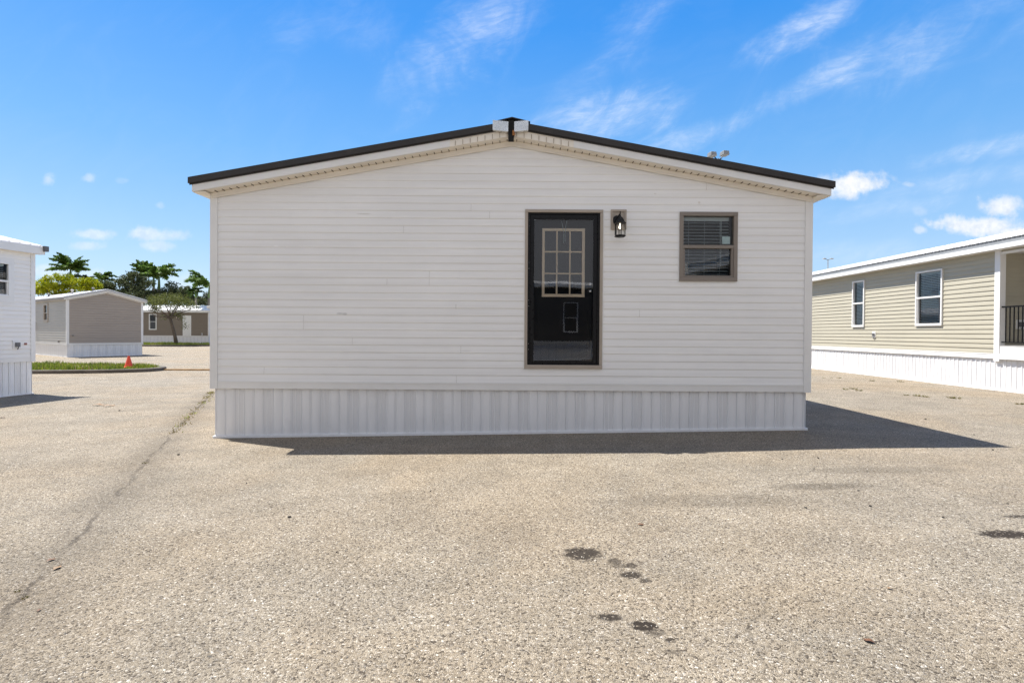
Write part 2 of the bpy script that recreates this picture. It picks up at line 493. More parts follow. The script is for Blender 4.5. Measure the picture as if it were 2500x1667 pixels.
# ------------------------------------------------------------------ mesh helpers
class MB:
    def __init__(s):
        s.v, s.f, s.mi = [], [], []

    def poly(s, pts, mi=0):
        i = len(s.v)
        s.v += [tuple(p) for p in pts]
        s.f.append(tuple(range(i, i + len(pts)))); s.mi.append(mi)

    def hexa(s, p, mi=0):
        """8 points: bottom loop (ccw seen from outside-top) then top loop"""
        i = len(s.v)
        s.v += [tuple(q) for q in p]
        for f in ((3, 2, 1, 0), (4, 5, 6, 7), (0, 1, 5, 4), (1, 2, 6, 5), (2, 3, 7, 6), (3, 0, 4, 7)):
            s.f.append(tuple(i + k for k in f)); s.mi.append(mi)

    def box(s, x0, x1, y0, y1, z0, z1, mi=0):
        s.hexa([(x0, y0, z0), (x1, y0, z0), (x1, y1, z0), (x0, y1, z0), (x0, y0, z1), (x1, y0, z1), (x1, y1, z1), (x0, y1, z1)], mi)

    def pbox(s, P, u0, u1, z0, z1, o0, o1, mi=0):
        """box in wall space, o outward"""
        s.hexa([P(u0, z0, o1), P(u1, z0, o1), P(u1, z0, o0), P(u0, z0, o0), P(u0, z1, o1), P(u1, z1, o1), P(u1, z1, o0), P(u0, z1, o0)], mi)

    def tube(s, pts, rad, n=8, mi=0, cap=True):
        pts = [Vector(p) for p in pts]
        if not hasattr(rad, '__len__'): rad = [rad] * len(pts)
        base = len(s.v)
        prev = None
        for k, p in enumerate(pts):
            d = (pts[min(k + 1, len(pts) - 1)] - pts[max(k - 1, 0)]).normalized()
            a = prev if prev is not None else (Vector((1, 0, 0)) if abs(d.x) < .8 else Vector((0, 1, 0)))
            a = (a - d * a.dot(d)).normalized(); prev = a
            b = d.cross(a)
            for j in range(n):
                t = 2 * math.pi * j / n
                s.v.append(tuple(p + (a * math.cos(t) + b * math.sin(t)) * rad[k]))
        for k in range(len(pts) - 1):
            for j in range(n):
                q = base + k * n
                s.f.append((q + j, q + (j + 1) % n, q + n + (j + 1) % n, q + n + j)); s.mi.append(mi)
        if cap:
            s.f.append(tuple(base + j for j in reversed(range(n)))); s.mi.append(mi)
            q = base + (len(pts) - 1) * n
            s.f.append(tuple(q + j for j in range(n))); s.mi.append(mi)

    def lathe(s, prof, c=(0, 0, 0), n=16, mi=0, phase=0):
        base = len(s.v)
        for (r, z) in prof:
            for j in range(n):
                t = 2 * math.pi * (j + phase) / n
                s.v.append((c[0] + r * math.cos(t), c[1] + r * math.sin(t), c[2] + z))
        for k in range(len(prof) - 1):
            for j in range(n):
                q = base + k * n
                s.f.append((q + j, q + (j + 1) % n, q + n + (j + 1) % n, q + n + j)); s.mi.append(mi)
        s.f.append(tuple(base + j for j in reversed(range(n)))); s.mi.append(mi)
        q = base + (len(prof) - 1) * n
        s.f.append(tuple(q + j for j in range(n))); s.mi.append(mi)

    def build(s, name, mats, parent=None, smooth=False):
        if not isinstance(mats, (list, tuple)): mats = [mats]
        me = bpy.data.meshes.new(name)
        me.from_pydata(s.v, [], s.f)
        for m in mats: me.materials.append(m)
        me.polygons.foreach_set('material_index', s.mi)
        if smooth: me.polygons.foreach_set('use_smooth', [True] * len(s.f))
        me.update()
        o = bpy.data.objects.new(name, me)
        SC.collection.objects.link(o)
        if parent is not None: o.parent = parent
        return o


def tag(o, label=None, cat=None, group=None, kind=None):
    if label: o['label'] = label
    if cat: o['category'] = cat
    if group: o['group'] = group
    if kind: o['kind'] = kind
    return o


def empty(name, loc, rz=0.0):
    o = bpy.data.objects.new(name, None)
    o.location = loc; o.rotation_euler = (0, 0, rz)
    o.empty_display_size = .3
    SC.collection.objects.link(o)
    return o


def bevel(o, w=.004, seg=2):
    b = o.modifiers.new('bevel', 'BEVEL'); b.width = w; b.segments = seg; b.limit_method = 'ANGLE'
    return o


# ------------------------------------------------------------------ ground sheet
def axis():
    a = [-420, -250, -150, -100, -60, -45, -35]
    a += [-26 + i * 1.0 for i in range(0, 53)]
    return a + [35, 45, 60, 100, 150, 250, 420]


g = MB()
ax = axis()
ay = [-420, -200, -80, -40] + [-20 + i * 1.0 for i in range(0, 82)] + [70, 90, 130, 200, 420]
for j, y in enumerate(ay):
    for i, x in enumerate(ax): g.v.append((x, y, zg(x, y)))
nx = len(ax)
for j in range(len(ay) - 1):
    for i in range(nx - 1):
        g.f.append((j * nx + i, j * nx + i + 1, (j + 1) * nx + i + 1, (j + 1) * nx + i)); g.mi.append(0)
ground = g.build('ground', ground_mat(), smooth=True)
tag(ground, kind='structure')


# ------------------------------------------------------------------ houses
def siding(mb, P, u0, u1, z0, zeave, slope, openings, course=.1016, depth=.0095, ztop=None):
    """lapped courses from z0; above zeave the ends follow the gable slope"""
    uc = (u0 + u1) / 2; hw = (u1 - u0) / 2
    zmax = zeave + slope * hw if slope else zeave
    cuts = set([zeave, zmax])
    for (a, b, c, d) in openings: cuts.add(c); cuts.add(d)
    k = 0
    while z0 + k * course < zmax - 1e-4:
        zb = z0 + k * course; zt = min(zb + course, zmax)
        zs = sorted([zb, zt] + [c for c in cuts if zb + 1e-4 < c < zt - 1e-4] + [zb + course * q for q in (.10, .55) if zb + course * q < zt])

        def out(z):
            t = (z - zb) / course
            if t < .10: return depth * (.55 + 4.5 * t)
            if t < .55: return depth * (1.0 - .30 * (t - .10) / .45)
            return depth * .70 * (1 - (t - .55) / .45)
        for a, b in zip(zs, zs[1:]):
            if b - a < 1e-5: continue
            ha = hw if a <= zeave + 1e-6 or not slope else max(0, hw - (a - zeave) / slope)
            hb = hw if b <= zeave + 1e-6 or not slope else max(0, hw - (b - zeave) / slope)
            segs = [(uc - ha, uc + ha, uc - hb, uc + hb)]
            for (oa, ob, oc, od) in openings:
                if a < od - 1e-5 and b > oc + 1e-5:
                    ns = []
                    for (la, ra, lb, rb) in segs:
                        if ob <= la or oa >= ra: ns.append((la, ra, lb, rb)); continue
                        if oa > la: ns.append((la, oa, lb, oa))
                        if ob < ra: ns.append((ob, ra, ob, rb))
                    segs = ns
            for (la, ra, lb, rb) in segs:
                mb.poly([P(la, a, out(a)), P(ra, a, out(a)), P(rb, b, out(b)), P(lb, b, out(b))])
                if abs(a - zb) < 1e-6:
                    mb.poly([P(la, a, -.002), P(ra, a, -.002), P(ra, a, out(a)), P(la, a, out(a))])
        k += 1


def skirting(mb, P, u0, u1, ztop, ground_of, pitch=.13, first=0.0, fine=True, o=-.03):
    """ribbed vinyl skirt: every third pan is vented (material 1)"""
    u = u0; k = 0
    us = []
    while u < u1 - 1e-4:
        e = min(u + pitch, u1)
        vent = (k % 3 == 2)
        if fine:
            r = [(u, .002), (u + .003, .009), (u + .011, .009), (u + .015, -.001)]
            if vent:
                mid = (u + e) / 2
                r += [(mid - .010, -.004), (mid - .006, .002), (mid + .002, .002), (mid + .006, -.004), (e - .010, -.004), (e - .002, -.008)]
            else:
                r += [(u + .045, .006), (e - .04, .004), (e - .010, -.001), (e - .002, -.008)]
            r = [q for q in r if q[0] < e]
        else:
            r = [(u, .012), (u + .02, .012), (u + .028, -.004), (e - .01, -.002)]
            r = [q for q in r if q[0] < e]
        us += [(a, b, vent) for (a, b) in r]
        u = e; k += 1
    us.append((u1, .006, False))
    for (a, oa, va), (b, ob, vb) in zip(us, us[1:]):
        za, zb = ground_of(P(a, 0, 0)) - .01, ground_of(P(b, 0, 0)) - .01
        mb.poly([P(a, za, o + oa), P(b, zb, o + ob), P(b, ztop, o + ob), P(a, ztop, o + oa)], 1 if va and b - a > .02 else 0)


def make_window(root, P, u0, u1, z0, z1, rail, frame_m, fw=.05, blinds=.044, sash_in=.02, glass=None, o=.0, fp=.03, tilt=.006, sticker=None, lower_blind=True, name='window'):
    glass = glass or GLASS
    f = MB()
    f.pbox(P, u0, u1, z1 - fw, z1, -.05, fp)
    f.pbox(P, u0, u1, z0, z0 + fw, -.05, fp)
    f.pbox(P, u0, u0 + fw, z0 + fw, z1 - fw, -.05, fp - .002)
    f.pbox(P, u1 - fw, u1, z0 + fw, z1 - fw, -.05, fp - .002)
    win = f.build(name, frame_m, root); bevel(win, .004)
    a0, a1 = u0 + fw, u1 - fw
    # meeting rail + lower sash frame
    s = MB()
    s.pbox(P, a0, a1, rail - .022, rail + .022, -.04, fp - .008)
    s.pbox(P, a0, a0 + sash_in, z0 + fw, rail - .022, -.035, fp - .02)
    s.pbox(P, a1 - sash_in, a1, z0 + fw, rail - .022, -.035, fp - .02)
    s.pbox(P, a0 + sash_in, a1 - sash_in, z0 + fw, z0 + fw + sash_in, -.035, fp - .02)
    so_ = s.build('sash', frame_m, win); bevel(so_, .002)
    g1 = MB(); g1.poly([P(a0, rail + .022, -.012), P(a1, rail + .022, -.012), P(a1, z1 - fw, -.012), P(a0, z1 - fw, -.012)]); g1.build('pane', glass, win)
    g2 = MB(); g2.poly([P(a0 + sash_in, z0 + fw + sash_in, -.022), P(a1 - sash_in, z0 + fw + sash_in, -.022), P(a1 - sash_in, rail - .022, -.022), P(a0 + sash_in, rail - .022, -.022)]); g2.build('pane', GLASSL, win)
    # dark room behind
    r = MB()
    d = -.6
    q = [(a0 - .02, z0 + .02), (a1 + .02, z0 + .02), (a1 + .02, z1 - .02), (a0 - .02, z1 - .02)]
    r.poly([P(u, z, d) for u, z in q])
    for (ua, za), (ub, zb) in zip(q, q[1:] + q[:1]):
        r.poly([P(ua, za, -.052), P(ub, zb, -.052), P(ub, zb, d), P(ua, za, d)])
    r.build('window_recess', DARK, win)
    if blinds:
        b = MB()
        b.pbox(P, a0 + .004, a1 - .03, z1 - fw - .05, z1 - fw - .002, -.10, -.07)
        z = z1 - fw - .05 - blinds * .6
        zend = (z0 + fw + .03) if lower_blind else rail + .03
        while z > zend:
            sag = random.uniform(-.0015, .0015)
            b.hexa([P(a0 + .006, z - tilt, -.068), P(a1 - .032, z - tilt + sag, -.068), P(a1 - .032, z + tilt, -.105), P(a0 + .006, z + tilt, -.105),
                    P(a0 + .006, z - tilt + .0025, -.068), P(a1 - .032, z - tilt + .0025 + sag, -.068), P(a1 - .032, z + tilt + .0025, -.105), P(a0 + .006, z + tilt + .0025, -.105)])
            z -= blinds
        for t in (.14, .46, .77):
            uu = a0 + (a1 - a0) * t
            b.pbox(P, uu, uu + .002, zend, z1 - fw - .05, -.066, -.064)
        uu = a0 + (a1 - a0) * .785
        b.pbox(P, uu, uu + .006, z0 + fw + (z1 - z0) * .17, z1 - fw - .05, -.058, -.052)
        b.build('blind', BLIND, win)
    if sticker:
        s = MB(); s.pbox(P, *sticker, -.0175, -.0155)
        s.build('sticker', STICK, win)
    return win


def house(name, loc, rz, label, w, L, zwall, zband, so_=.168, s=.18, fas=.185, og=.20, ogb=.2, wall_m=None, side_m=None, trim_m=None, roof_m=None, rake_m=None,
          skirt=True, band=.093, ribs=0, openings=None, course=.1016, post=.078, fine=True, white_roof=False, faces=('front', 'left', 'right', 'back'),
          skirt_first=0, fascia_gap=0.0, frieze=True, skirt_m=None, fascia_m=None, lap=.0095, posts=True):
    openings = openings or {}
    root = empty(name, loc, rz)
    M = Matrix.Translation(Vector(loc)) @ Matrix.Rotation(rz, 4, 'Z')
    trim_m = trim_m or WHITE; side_m = side_m or wall_m; roof_m = roof_m or WROOF; rake_m = rake_m or roof_m
    hw = w / 2
    PS = {'front': lambda u, z, o: (u, -o, z), 'right': lambda u, z, o: (hw + o, u, z),
          'back': lambda u, z, o: (-u, L + o, z), 'left': lambda u, z, o: (-hw - o, -u, z)}
    rng = {'front': (-hw, hw), 'right': (0, L), 'back': (-hw, hw), 'left': (-L, 0)}

    def gnd(p):
        q = M @ Vector(p)
        return zg(q.x, q.y)
    HW = hw + so_                     # half width at the roof edge
    ztc = zwall + fas + s * hw        # trim top at the centre line

    def zt(x): return ztc - s * abs(x)
    for side in faces:
        P = PS[side]; a, b = rng[side]
        gable = side in ('front', 'back')
        mb = MB()
        siding(mb, P, a, b, zband + band, zwall - (0 if gable else 0), s if gable else 0, openings.get(side, []), course, lap)
        mb.build('wall', wall_m if gable else side_m, root)
        t = MB()
        # starter band in two steps
        t.pbox(P, a + (post if posts else 0), b - (post if posts else 0), zband, zband + band * .86, -.02, .014)
        t.pbox(P, a + (post if posts else 0), b - (post if posts else 0), zband + band * .86, zband + band + .004, -.02, .020)
        bo = t.build('base_trim', trim_m, root)
        if skirt:
            k = MB(); skirting(k, P, a + .025, b - .025, zband + .002, gnd, fine=fine)
            k.build('skirting', [skirt_m or SKIRT, SKIRTV], root)
            k = MB()
            n = max(1, int((b - a) / 1.0))
            for i in range(n):
                ua, ub = a + (b - a) * i / n, a + (b - a) * (i + 1) / n
                za, zb = gnd(P(ua, 0, 0)), gnd(P(ub, 0, 0))
                k.hexa([P(ua, za - .02, -.006), P(ub, zb - .02, -.006), P(ub, zb - .02, -.05), P(ua, za - .02, -.05),
                        P(ua, za + .03, -.006), P(ub, zb + .03, -.006), P(ub, zb + .03, -.05), P(ua, za + .03, -.05)])
            k.build('skirting_rail', skirt_m or SKIRT, root)
    if posts:
        for sx in (-1, 1):
            for yy in (0, 1):
                mb = MB()
                xo = sx * (hw + .022); xi = sx * (hw - post)
                x0, x1 = min(xo, xi), max(xo, xi)
                y0, y1 = (-.022, -.001) if yy == 0 else (L + .001, L + .022)
                mb.box(x0, x1, y0, y1, zband - .004, zwall + .02)
                xa, xb = sx * (hw + .001), sx * (hw + .022)
                ya, yb = (-.001, post) if yy == 0 else (L - post, L + .001)
                mb.box(min(xa, xb), max(xa, xb), ya, yb, zband - .004, zwall + .02)
                mb.build('corner_post', trim_m, root)
    # ---- roof
    th = .03
    mb = MB()
    for sx in (-1, 1):
        x0, x1 = 0, sx * HW
        p = [(x0, -og, zt(0)), (x1, -og, zt(HW)), (x1, L + ogb, zt(HW)), (x0, L + ogb, zt(0))]
        if sx < 0: p = [p[1], p[0], p[3], p[2]]
        lo = [(a, b, c - th) for a, b, c in p]
        mb.hexa(lo + p)
        if ribs:
            y = -og + .04
            while y < L + ogb:
                for (ya, yb, h) in ((y, y + .035, .022),):
                    q = [(x0, ya, zt(0) + .001), (x1 + sx * .012, ya, zt(HW) + .001), (x1 + sx * .012, yb, zt(HW) + .001), (x0, yb, zt(0) + .001)]
                    if sx < 0: q = [q[1], q[0], q[3], q[2]]
                    mb.hexa(q + [(a, b, c + h) for a, b, c in q])
                y += ribs
    mb.build('roof', roof_m, root)

    def sb(m_, x0, x1, d0, d1, y0, y1, mi=0):
        m_.hexa([(x0, y0, zt(x0) + d0), (x1, y0, zt(x1) + d0), (x1, y1, zt(x1) + d0), (x0, y1, zt(x0) + d0),
                 (x0, y0, zt(x0) + d1), (x1, y0, zt(x1) + d1), (x1, y1, zt(x1) + d1), (x0, y1, zt(x0) + d1)], mi)
    for end, og_ in ((0, og), (1, ogb)):
        def Y(o): return -o if end == 0 else L + o
        tr, fa, sf, fz = MB(), MB(), MB(), MB()
        for sx in (-1, 1):
            xe = sx * HW
            xg = sx * fascia_gap
            ya, yb = sorted((Y(og_), Y(og_ + .018)))
            sb(tr, *sorted((xg * .23 if fascia_gap else 0, xe + sx * .036)), -.078, .003, ya, yb)
            ya, yb = sorted((Y(og_ - .012), Y(og_)))
            sb(tr, *sorted((xg * .23 if fascia_gap else 0, xe + sx * .026)), -.096, -.06, ya, yb)
            ya, yb = sorted((Y(og_ - .04), Y(og_ - .014)))
            sb(fa, *sorted((xg, xe)), -fas, -.066, ya, yb)
            if fascia_gap:
                sb(sf, *sorted((sx * .03, xg)), -fas, -.088, ya + .006, yb)
                sb(fa, *sorted((sx * .03, xg)), -.086, -.070, ya, yb)
            ya, yb = sorted((Y(.0), Y(og_ - .042)))
            sb(sf, *sorted((0, xe)), -fas - .004, -fas + .006, ya, yb)
            if frieze:
                ya, yb = sorted((Y(.016), Y(.030)))
                sb(fz, *sorted((0, sx * hw)), -fas - .064, -fas - .006, ya, yb)
                ya, yb = sorted((Y(.016), Y(.040)))
                sb(fz, *sorted((0, sx * hw)), -fas - .078, -fas - .066, ya, yb)
                if end == 0:
                    x = .06
                    while x < hw:
                        sb(sf, *sorted((sx * x, sx * (x + .008))), -fas - .012, -fas - .005, Y(.10), Y(.032), 1)
                        if fascia_gap and x < fascia_gap:
                            sb(sf, *sorted((sx * x, sx * (x + .006))), -fas + .001, -.12, Y(og_ - .010), Y(og_ - .016), 2)
                        x += .098
        tr.build('rake_trim', rake_m, root)
        fa.build('fascia', trim_m, root)
        sf.build('soffit', [SOFFIT, mat('shadow_gap_brown', (.10, .08, .06), .7), mat('groove_tan', (.34, .28, .21), .7)], root)
        if frieze: fz.build('frieze_trim', SOFFIT if fine else trim_m, root)
    for sx in (-1, 1):
        ef, es = MB(), MB()
        a, b = sorted((sx * (HW - .02), sx * HW))
        ef.box(a, b, -og + .042, L + ogb - .042, zt(HW) - fas, zt(HW) - th - .002)
        a, b = sorted((sx * hw, sx * (HW - .022)))
        es.box(a, b, -og + .044, L + ogb - .044, zt(HW) - fas + .001, zt(HW) - fas + .012)
        a, b = sorted((sx * (hw + .001), sx * (hw + .012)))
        es.box(a, b, post, L - post, zwall - .05, zt(HW) - fas)
        ef.build('eave_fascia', fascia_m or trim_m, root)
        es.build('eave_soffit', SOFFIT if fine else trim_m, root)
    tag(root, label, 'mobile home')
    return root, PS, zt


def R_(z): return CZ + z          # height given relative to the eye

# ---- the white home in the middle
HX, HY = -.034, 7.15
dop = (.151 - HX, 1.211 - HX, R_(-.487), R_(1.673))
wop = (2.25 - HX, 3.037 - HX, R_(.715), R_(1.652))
main, PM, ztm = house('mobile_home', (HX, HY, 0), 0, 'white sided home with a black storm door and dark roof edge, centre of the lot', 8.14, 16, R_(1.872), R_(-.784),
                      wall_m=VINYL, roof_m=DARKM, rake_m=DARKM, openings={'front': [dop, wop]}, fascia_gap=.82)
PF = PM['front']

# seams where siding panels overlap
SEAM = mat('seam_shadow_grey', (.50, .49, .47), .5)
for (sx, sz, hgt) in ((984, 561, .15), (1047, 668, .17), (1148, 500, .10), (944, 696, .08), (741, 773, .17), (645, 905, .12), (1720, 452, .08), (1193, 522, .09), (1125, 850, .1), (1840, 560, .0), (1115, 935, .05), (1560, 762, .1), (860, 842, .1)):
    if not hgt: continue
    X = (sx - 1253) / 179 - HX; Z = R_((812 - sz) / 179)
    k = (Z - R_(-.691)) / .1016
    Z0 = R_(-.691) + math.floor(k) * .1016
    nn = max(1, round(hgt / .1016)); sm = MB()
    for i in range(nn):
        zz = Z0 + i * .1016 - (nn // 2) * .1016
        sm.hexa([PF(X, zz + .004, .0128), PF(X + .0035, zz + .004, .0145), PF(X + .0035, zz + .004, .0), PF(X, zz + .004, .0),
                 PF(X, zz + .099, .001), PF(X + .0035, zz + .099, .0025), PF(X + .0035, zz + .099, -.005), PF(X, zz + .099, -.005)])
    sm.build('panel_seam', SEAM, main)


# galvanised end plates and ridge cap
for (xa, xb, tilt) in ((-.289, -.083, -.010), (-.006, .180, .008)):
    b = MB()
    x0, x1 = xa - HX, xb - HX
    zt0, zt1 = R_(2.772), R_(2.645)
    b.hexa([(x0, -.245, zt1 - tilt), (x1, -.245, zt1 + tilt), (x1, -.20, zt1 + tilt), (x0, -.20, zt1 - tilt),
            (x0 + .002, -.262, zt0 - tilt), (x1 + .002, -.262, zt0 + tilt), (x1, -.20, zt0 + tilt), (x0, -.20, zt0 - tilt)])
    bevel(b.build('galvanised_bracket', GALV, main), .004)
b = MB()
for sx in (-1, 1):
    x0, x1 = 0, sx * .24
    p = [(x0, -.20, R_(2.848)), (x1, -.20, R_(2.790)), (x1, 16.2, R_(2.790)), (x0, 16.2, R_(2.848))]
    if sx < 0: p = [p[1], p[0], p[3], p[2]]
    b.hexa([(a, c, z - .012) for a, c, z in p] + p)
b.build('ridge_cap', DARKM, main)
b = MB()
b.box(-.083 - HX, -.008 - HX, -.205, -.15, R_(2.535), R_(2.80))
b.build('ridge_gap', mat('black_gap', (.006, .006, .006), .9), main)
b = MB(); b.box(-.028 - HX, .004 - HX, -.218, -.205, R_(2.60), R_(2.665)); b.build('rusty_bracket', mat('rust', (.30, .12, .03), .7, .4, 30), main)
b = MB(); b.box(-4.30 - HX, -4.22 - HX, 1.2, 15, R_(1.80), R_(1.835)); b.build('eave_drip_edge', FRAMET2, main)

# door trim, storm door, inner door
D0, D1, DZ0, DZ1 = dop
t = MB()
tw = .040
t.pbox(PF, D0, D1, DZ1 - tw, DZ1, -.06, .030)
t.pbox(PF, D0, D1, DZ0, DZ0 + .052, -.06, .034)
t.pbox(PF, D0, D0 + tw, DZ0 + .052, DZ1 - tw, -.06, .027)
t.pbox(PF, D1 - tw, D1, DZ0 + .052, DZ1 - tw, -.06, .027)
dt = t.build('door_trim', FRAMET2, main); bevel(dt, .006, 3)
t = MB()
for (a, b_, c, d) in ((D0 - .008, D1 + .008, DZ1, DZ1 + .010), (D0 - .012, D0, DZ0, DZ1), (D1, D1 + .012, DZ0, DZ1)):
    t.pbox(PF, a, b_, c, d, -.02, .018)
t.build('siding_channel', WHITE, main)
S0, S1, SZ0, SZ1 = D0 + tw, D1 - tw, DZ0 + .052, DZ1 - tw
s_ = MB()
# outer z-bar frame
s_.pbox(PF, S0, S0 + .030, SZ0, SZ1, -.06, .012)
s_.pbox(PF, S1 - .030, S1, SZ0, SZ1, -.06, .012)
s_.pbox(PF, S0 + .030, S1 - .030, SZ1 - .022, SZ1, -.06, .012)
s_.pbox(PF, S0 + .030, S1 - .030, SZ0, SZ0 + .014, -.06, .016)
# leaf stiles and rails
a0, a1, az0, az1 = S0 + .034, S1 - .034, SZ0 + .018, SZ1 - .026
s_.pbox(PF, a0, a0 + .052, az0, az1, -.035, .004)
s_.pbox(PF, a1 - .052, a1, az0, az1, -.035, .004)
s_.pbox(PF, a0 + .052, a1 - .052, az1 - .062, az1, -.034, .003)
s_.pbox(PF, a0 + .052, a1 - .052, az0, az0 + .042, -.034, .003)
storm = s_.build('storm_door', BLACK, main); bevel(storm, .003)
g1 = MB(); g1.poly([PF(a0 + .052, az0 + .042, -.012), PF(a1 - .052, az0 + .042, -.012), PF(a1 - .052, az1 - .062, -.012), PF(a0 + .052, az1 - .062, -.012)])
g1.build('storm_glass', STORMG, storm)
for zz in (SZ1 - .145, SZ1 - .72, SZ1 - 1.23, SZ1 - 1.82):
    h = MB()
    h.tube([PF(S0 + .030, zz - .035, .014), PF(S0 + .030, zz + .035, .014)], .006, 8)
    for q in (-.04, .04): h.tube([PF(S0 + .016, zz + q, .011), PF(S0 + .016, zz + q, .0145)], .0035, 8, 1)
    h.build('hinge', [BLACK, STEEL], storm)
h = MB(); h.tube([PF(a0 + .06, SZ1 - .10, .002), PF(a0 + .06, SZ1 - .10, .006)], .004, 8); h.build('screw', STEEL, storm)
# inner door
i_ = MB(); i_.pbox(PF, S0 + .02, S1 - .02, SZ0 + .01, SZ1 - .01, -.135, -.085)
i_.pbox(PF, S0 + .13, S0 + .15, SZ0 + .25, SZ0 + .78, -.085, -.081)
i_.pbox(PF, S1 - .15, S1 - .13, SZ0 + .25, SZ0 + .78, -.085, -.081)
inner = i_.build('inner_door', BLACKD, main); bevel(inner, .002)
j_ = MB()
for a, b_ in ((D0, S0 + .02), (S1 - .02, D1)): j_.pbox(PF, a, b_, DZ0, DZ1, -.19, -.062)
j_.pbox(PF, S0 + .02, S1 - .02, DZ1 - .06, DZ1, -.19, -.062)
j_.pbox(PF, S0 + .02, S1 - .02, DZ0, DZ0 + .05, -.19, -.062)
j_.build('door_jamb', BLACKD, main)
# nine-lite frame: photo px -> wall metres (crop scale 3.647, the inner door stands 0.115 m back)
sc_ = (7.15 + .08) / 1280 / 3.647


def cx(v): return ((1260 - 1253) * 3.647 + v - 6) * sc_ - HX
def czz(v): return R_(((812 - 490) * 3.647 - v + 3) * sc_)


lx = [232, 255, 357, 370, 473, 486, 586, 611]
lz = [858, 832, 656, 644, 464, 451, 275, 251]
l_ = MB()
X = [cx(v) for v in lx]; Z = [czz(v) for v in lz]
l_.pbox(PF, X[0], X[7], Z[0], Z[1], -.086, -.058); l_.pbox(PF, X[0], X[7], Z[6], Z[7], -.086, -.058)
l_.pbox(PF, X[0], X[1], Z[1], Z[6], -.086, -.060); l_.pbox(PF, X[6], X[7], Z[1], Z[6], -.086, -.060)
l_.pbox(PF, X[2], X[3], Z[1], Z[6], -.086, -.066); l_.pbox(PF, X[4], X[5], Z[1], Z[6], -.086, -.066)
for (za, zb) in ((Z[2], Z[3]), (Z[4], Z[5])):
    for (xa, xb) in ((X[1], X[2]), (X[3], X[4]), (X[5], X[6])): l_.pbox(PF, xa, xb, za, zb, -.086, -.068)
bevel(l_.build('lite_grid', TAN, inner), .003)
for (xa, xb) in ((X[1], X[2]), (X[3], X[4]), (X[5], X[6])):
    for (za, zb) in ((Z[1], Z[2]), (Z[3], Z[4]), (Z[5], Z[6])):
        p = MB(); p.poly([PF(xa, za, -.078), PF(xb, za, -.078), PF(xb, zb, -.078), PF(xa, zb, -.078)])
        p.build('pane', glass_mat('lite_glass', (.35, .37, .4), 1.5, .0006), inner)
for zz, rr in ((R_(.675), .020), (R_(.575), .024)):
    k = MB(); kx = cx(659)
    k.tube([PF(kx, zz, -.085), PF(kx, zz, -.077)], rr * 1.15, 16)
    k.tube([PF(kx, zz, -.077), PF(kx, zz, -.060), PF(kx, zz, -.045), PF(kx, zz, -.038), PF(kx, zz, -.034)], [rr * .45, rr * .45, rr, rr * .9, rr * .4], 16)
    k.build('door_knob', STEEL, inner, smooth=True)
k = MB()
k.tube([PF(cx(402), czz(190), -.045), PF(cx(412), czz(240), -.043), PF(cx(422), czz(300), -.047), PF(cx(421), czz(385), -.045)], .003, 6)
k.tube([PF(cx(449), czz(187), -.045), PF(cx(440), czz(230), -.043), PF(cx(434), czz(300), -.047), PF(cx(434), czz(370), -.045)], .0035, 6)
k.build('hanging_tie', mat('pale_blue_plastic', (.5, .62, .66), .4), inner)

# window
W0, W1, WZ0, WZ1 = wop
mw = make_window(main, PF, W0, W1, WZ0, WZ1, R_(1.183), FRAMET, fw=.052, blinds=.044, sash_in=.026, fp=.034,
                 sticker=(W1 - .195, W1 - .088, R_(1.228), R_(1.328)))
t = MB()
for (a, b_, c, d) in ((W0 - .008, W1 + .008, WZ1, WZ1 + .008), (W0 - .010, W0, WZ0, WZ1), (W1, W1 + .010, WZ0, WZ1)):
    t.pbox(PF, a, b_, c, d, -.02, .016)
t.build('siding_channel', WHITE, main)

# light block and lantern
bx0, bx1, bz0, bz1 = (1489.8 - 1254.7) / 179 - HX, (1527.9 - 1254.7) / 179 - HX, R_((813.5 - 561.8) / 179), R_((813.5 - 513.3) / 179)
t = MB()
f_ = .032
t.pbox(PF, bx0, bx1, bz1 - f_, bz1, 0, .034); t.pbox(PF, bx0, bx1, bz0, bz0 + f_, 0, .034)
t.pbox(PF, bx0, bx0 + f_, bz0 + f_, bz1 - f_, 0, .032); t.pbox(PF, bx1 - f_, bx1, bz0 + f_, bz1 - f_, 0, .032)
t.pbox(PF, bx0 + f_, bx1 - f_, bz0 + f_, bz1 - f_, 0, .020)
bevel(t.build('mounting_block', FRAMET2, main), .004)

lx0 = (1507.8 - 1254.7) / 179
LN = empty('wall_lantern', (lx0, HY - .02, R_(1.36)))
tag(LN, 'black six-sided lantern with a lit bulb mounted right of the black door', 'wall lamp')
Zc = R_(1.36)
lan_y = -.135
bp_ = MB()
pts = []
for r, yy in ((.058, .0), (.058, -.010), (.045, -.018), (.02, -.024)):
    pts.append([( -.018 + r * math.cos(a), yy, .175 + r * 1.05 * math.sin(a)) for a in [2 * math.pi * i / 20 for i in range(20)]])
base = 0
for ring in pts: bp_.v += ring
for k in range(len(pts) - 1):
    for j in range(20):
        bp_.f.append((k * 20 + j, (k + 1) * 20 + j, (k + 1) * 20 + (j + 1) % 20, k * 20 + (j + 1) % 20)); bp_.mi.append(0)
bp_.f.append(tuple(60 + j for j in range(20))); bp_.mi.append(0)
bp_.build('backplate', BLACK, LN, smooth=False)
a_ = MB()
a_.tube([(-.018, -.02, .175), (-.012, -.06, .205), (-.002, -.10, .235), (0, lan_y, .232), (0, lan_y, .20)], [.010, .009, .008, .008, .008], 10)
a_.lathe([(.004, .0), (.009, .01), (.006, .022), (.002, .03)], (0, lan_y, .235), 10)
a_.build('arm', BLACK, LN, smooth=True)
cap_ = MB()
cap_.lathe([(.081, .098), (.083, .104), (.078, .110), (.064, .122), (.052, .145), (.034, .178), (.016, .195), (.010, .208)], (0, lan_y, 0), 6, phase=.5)
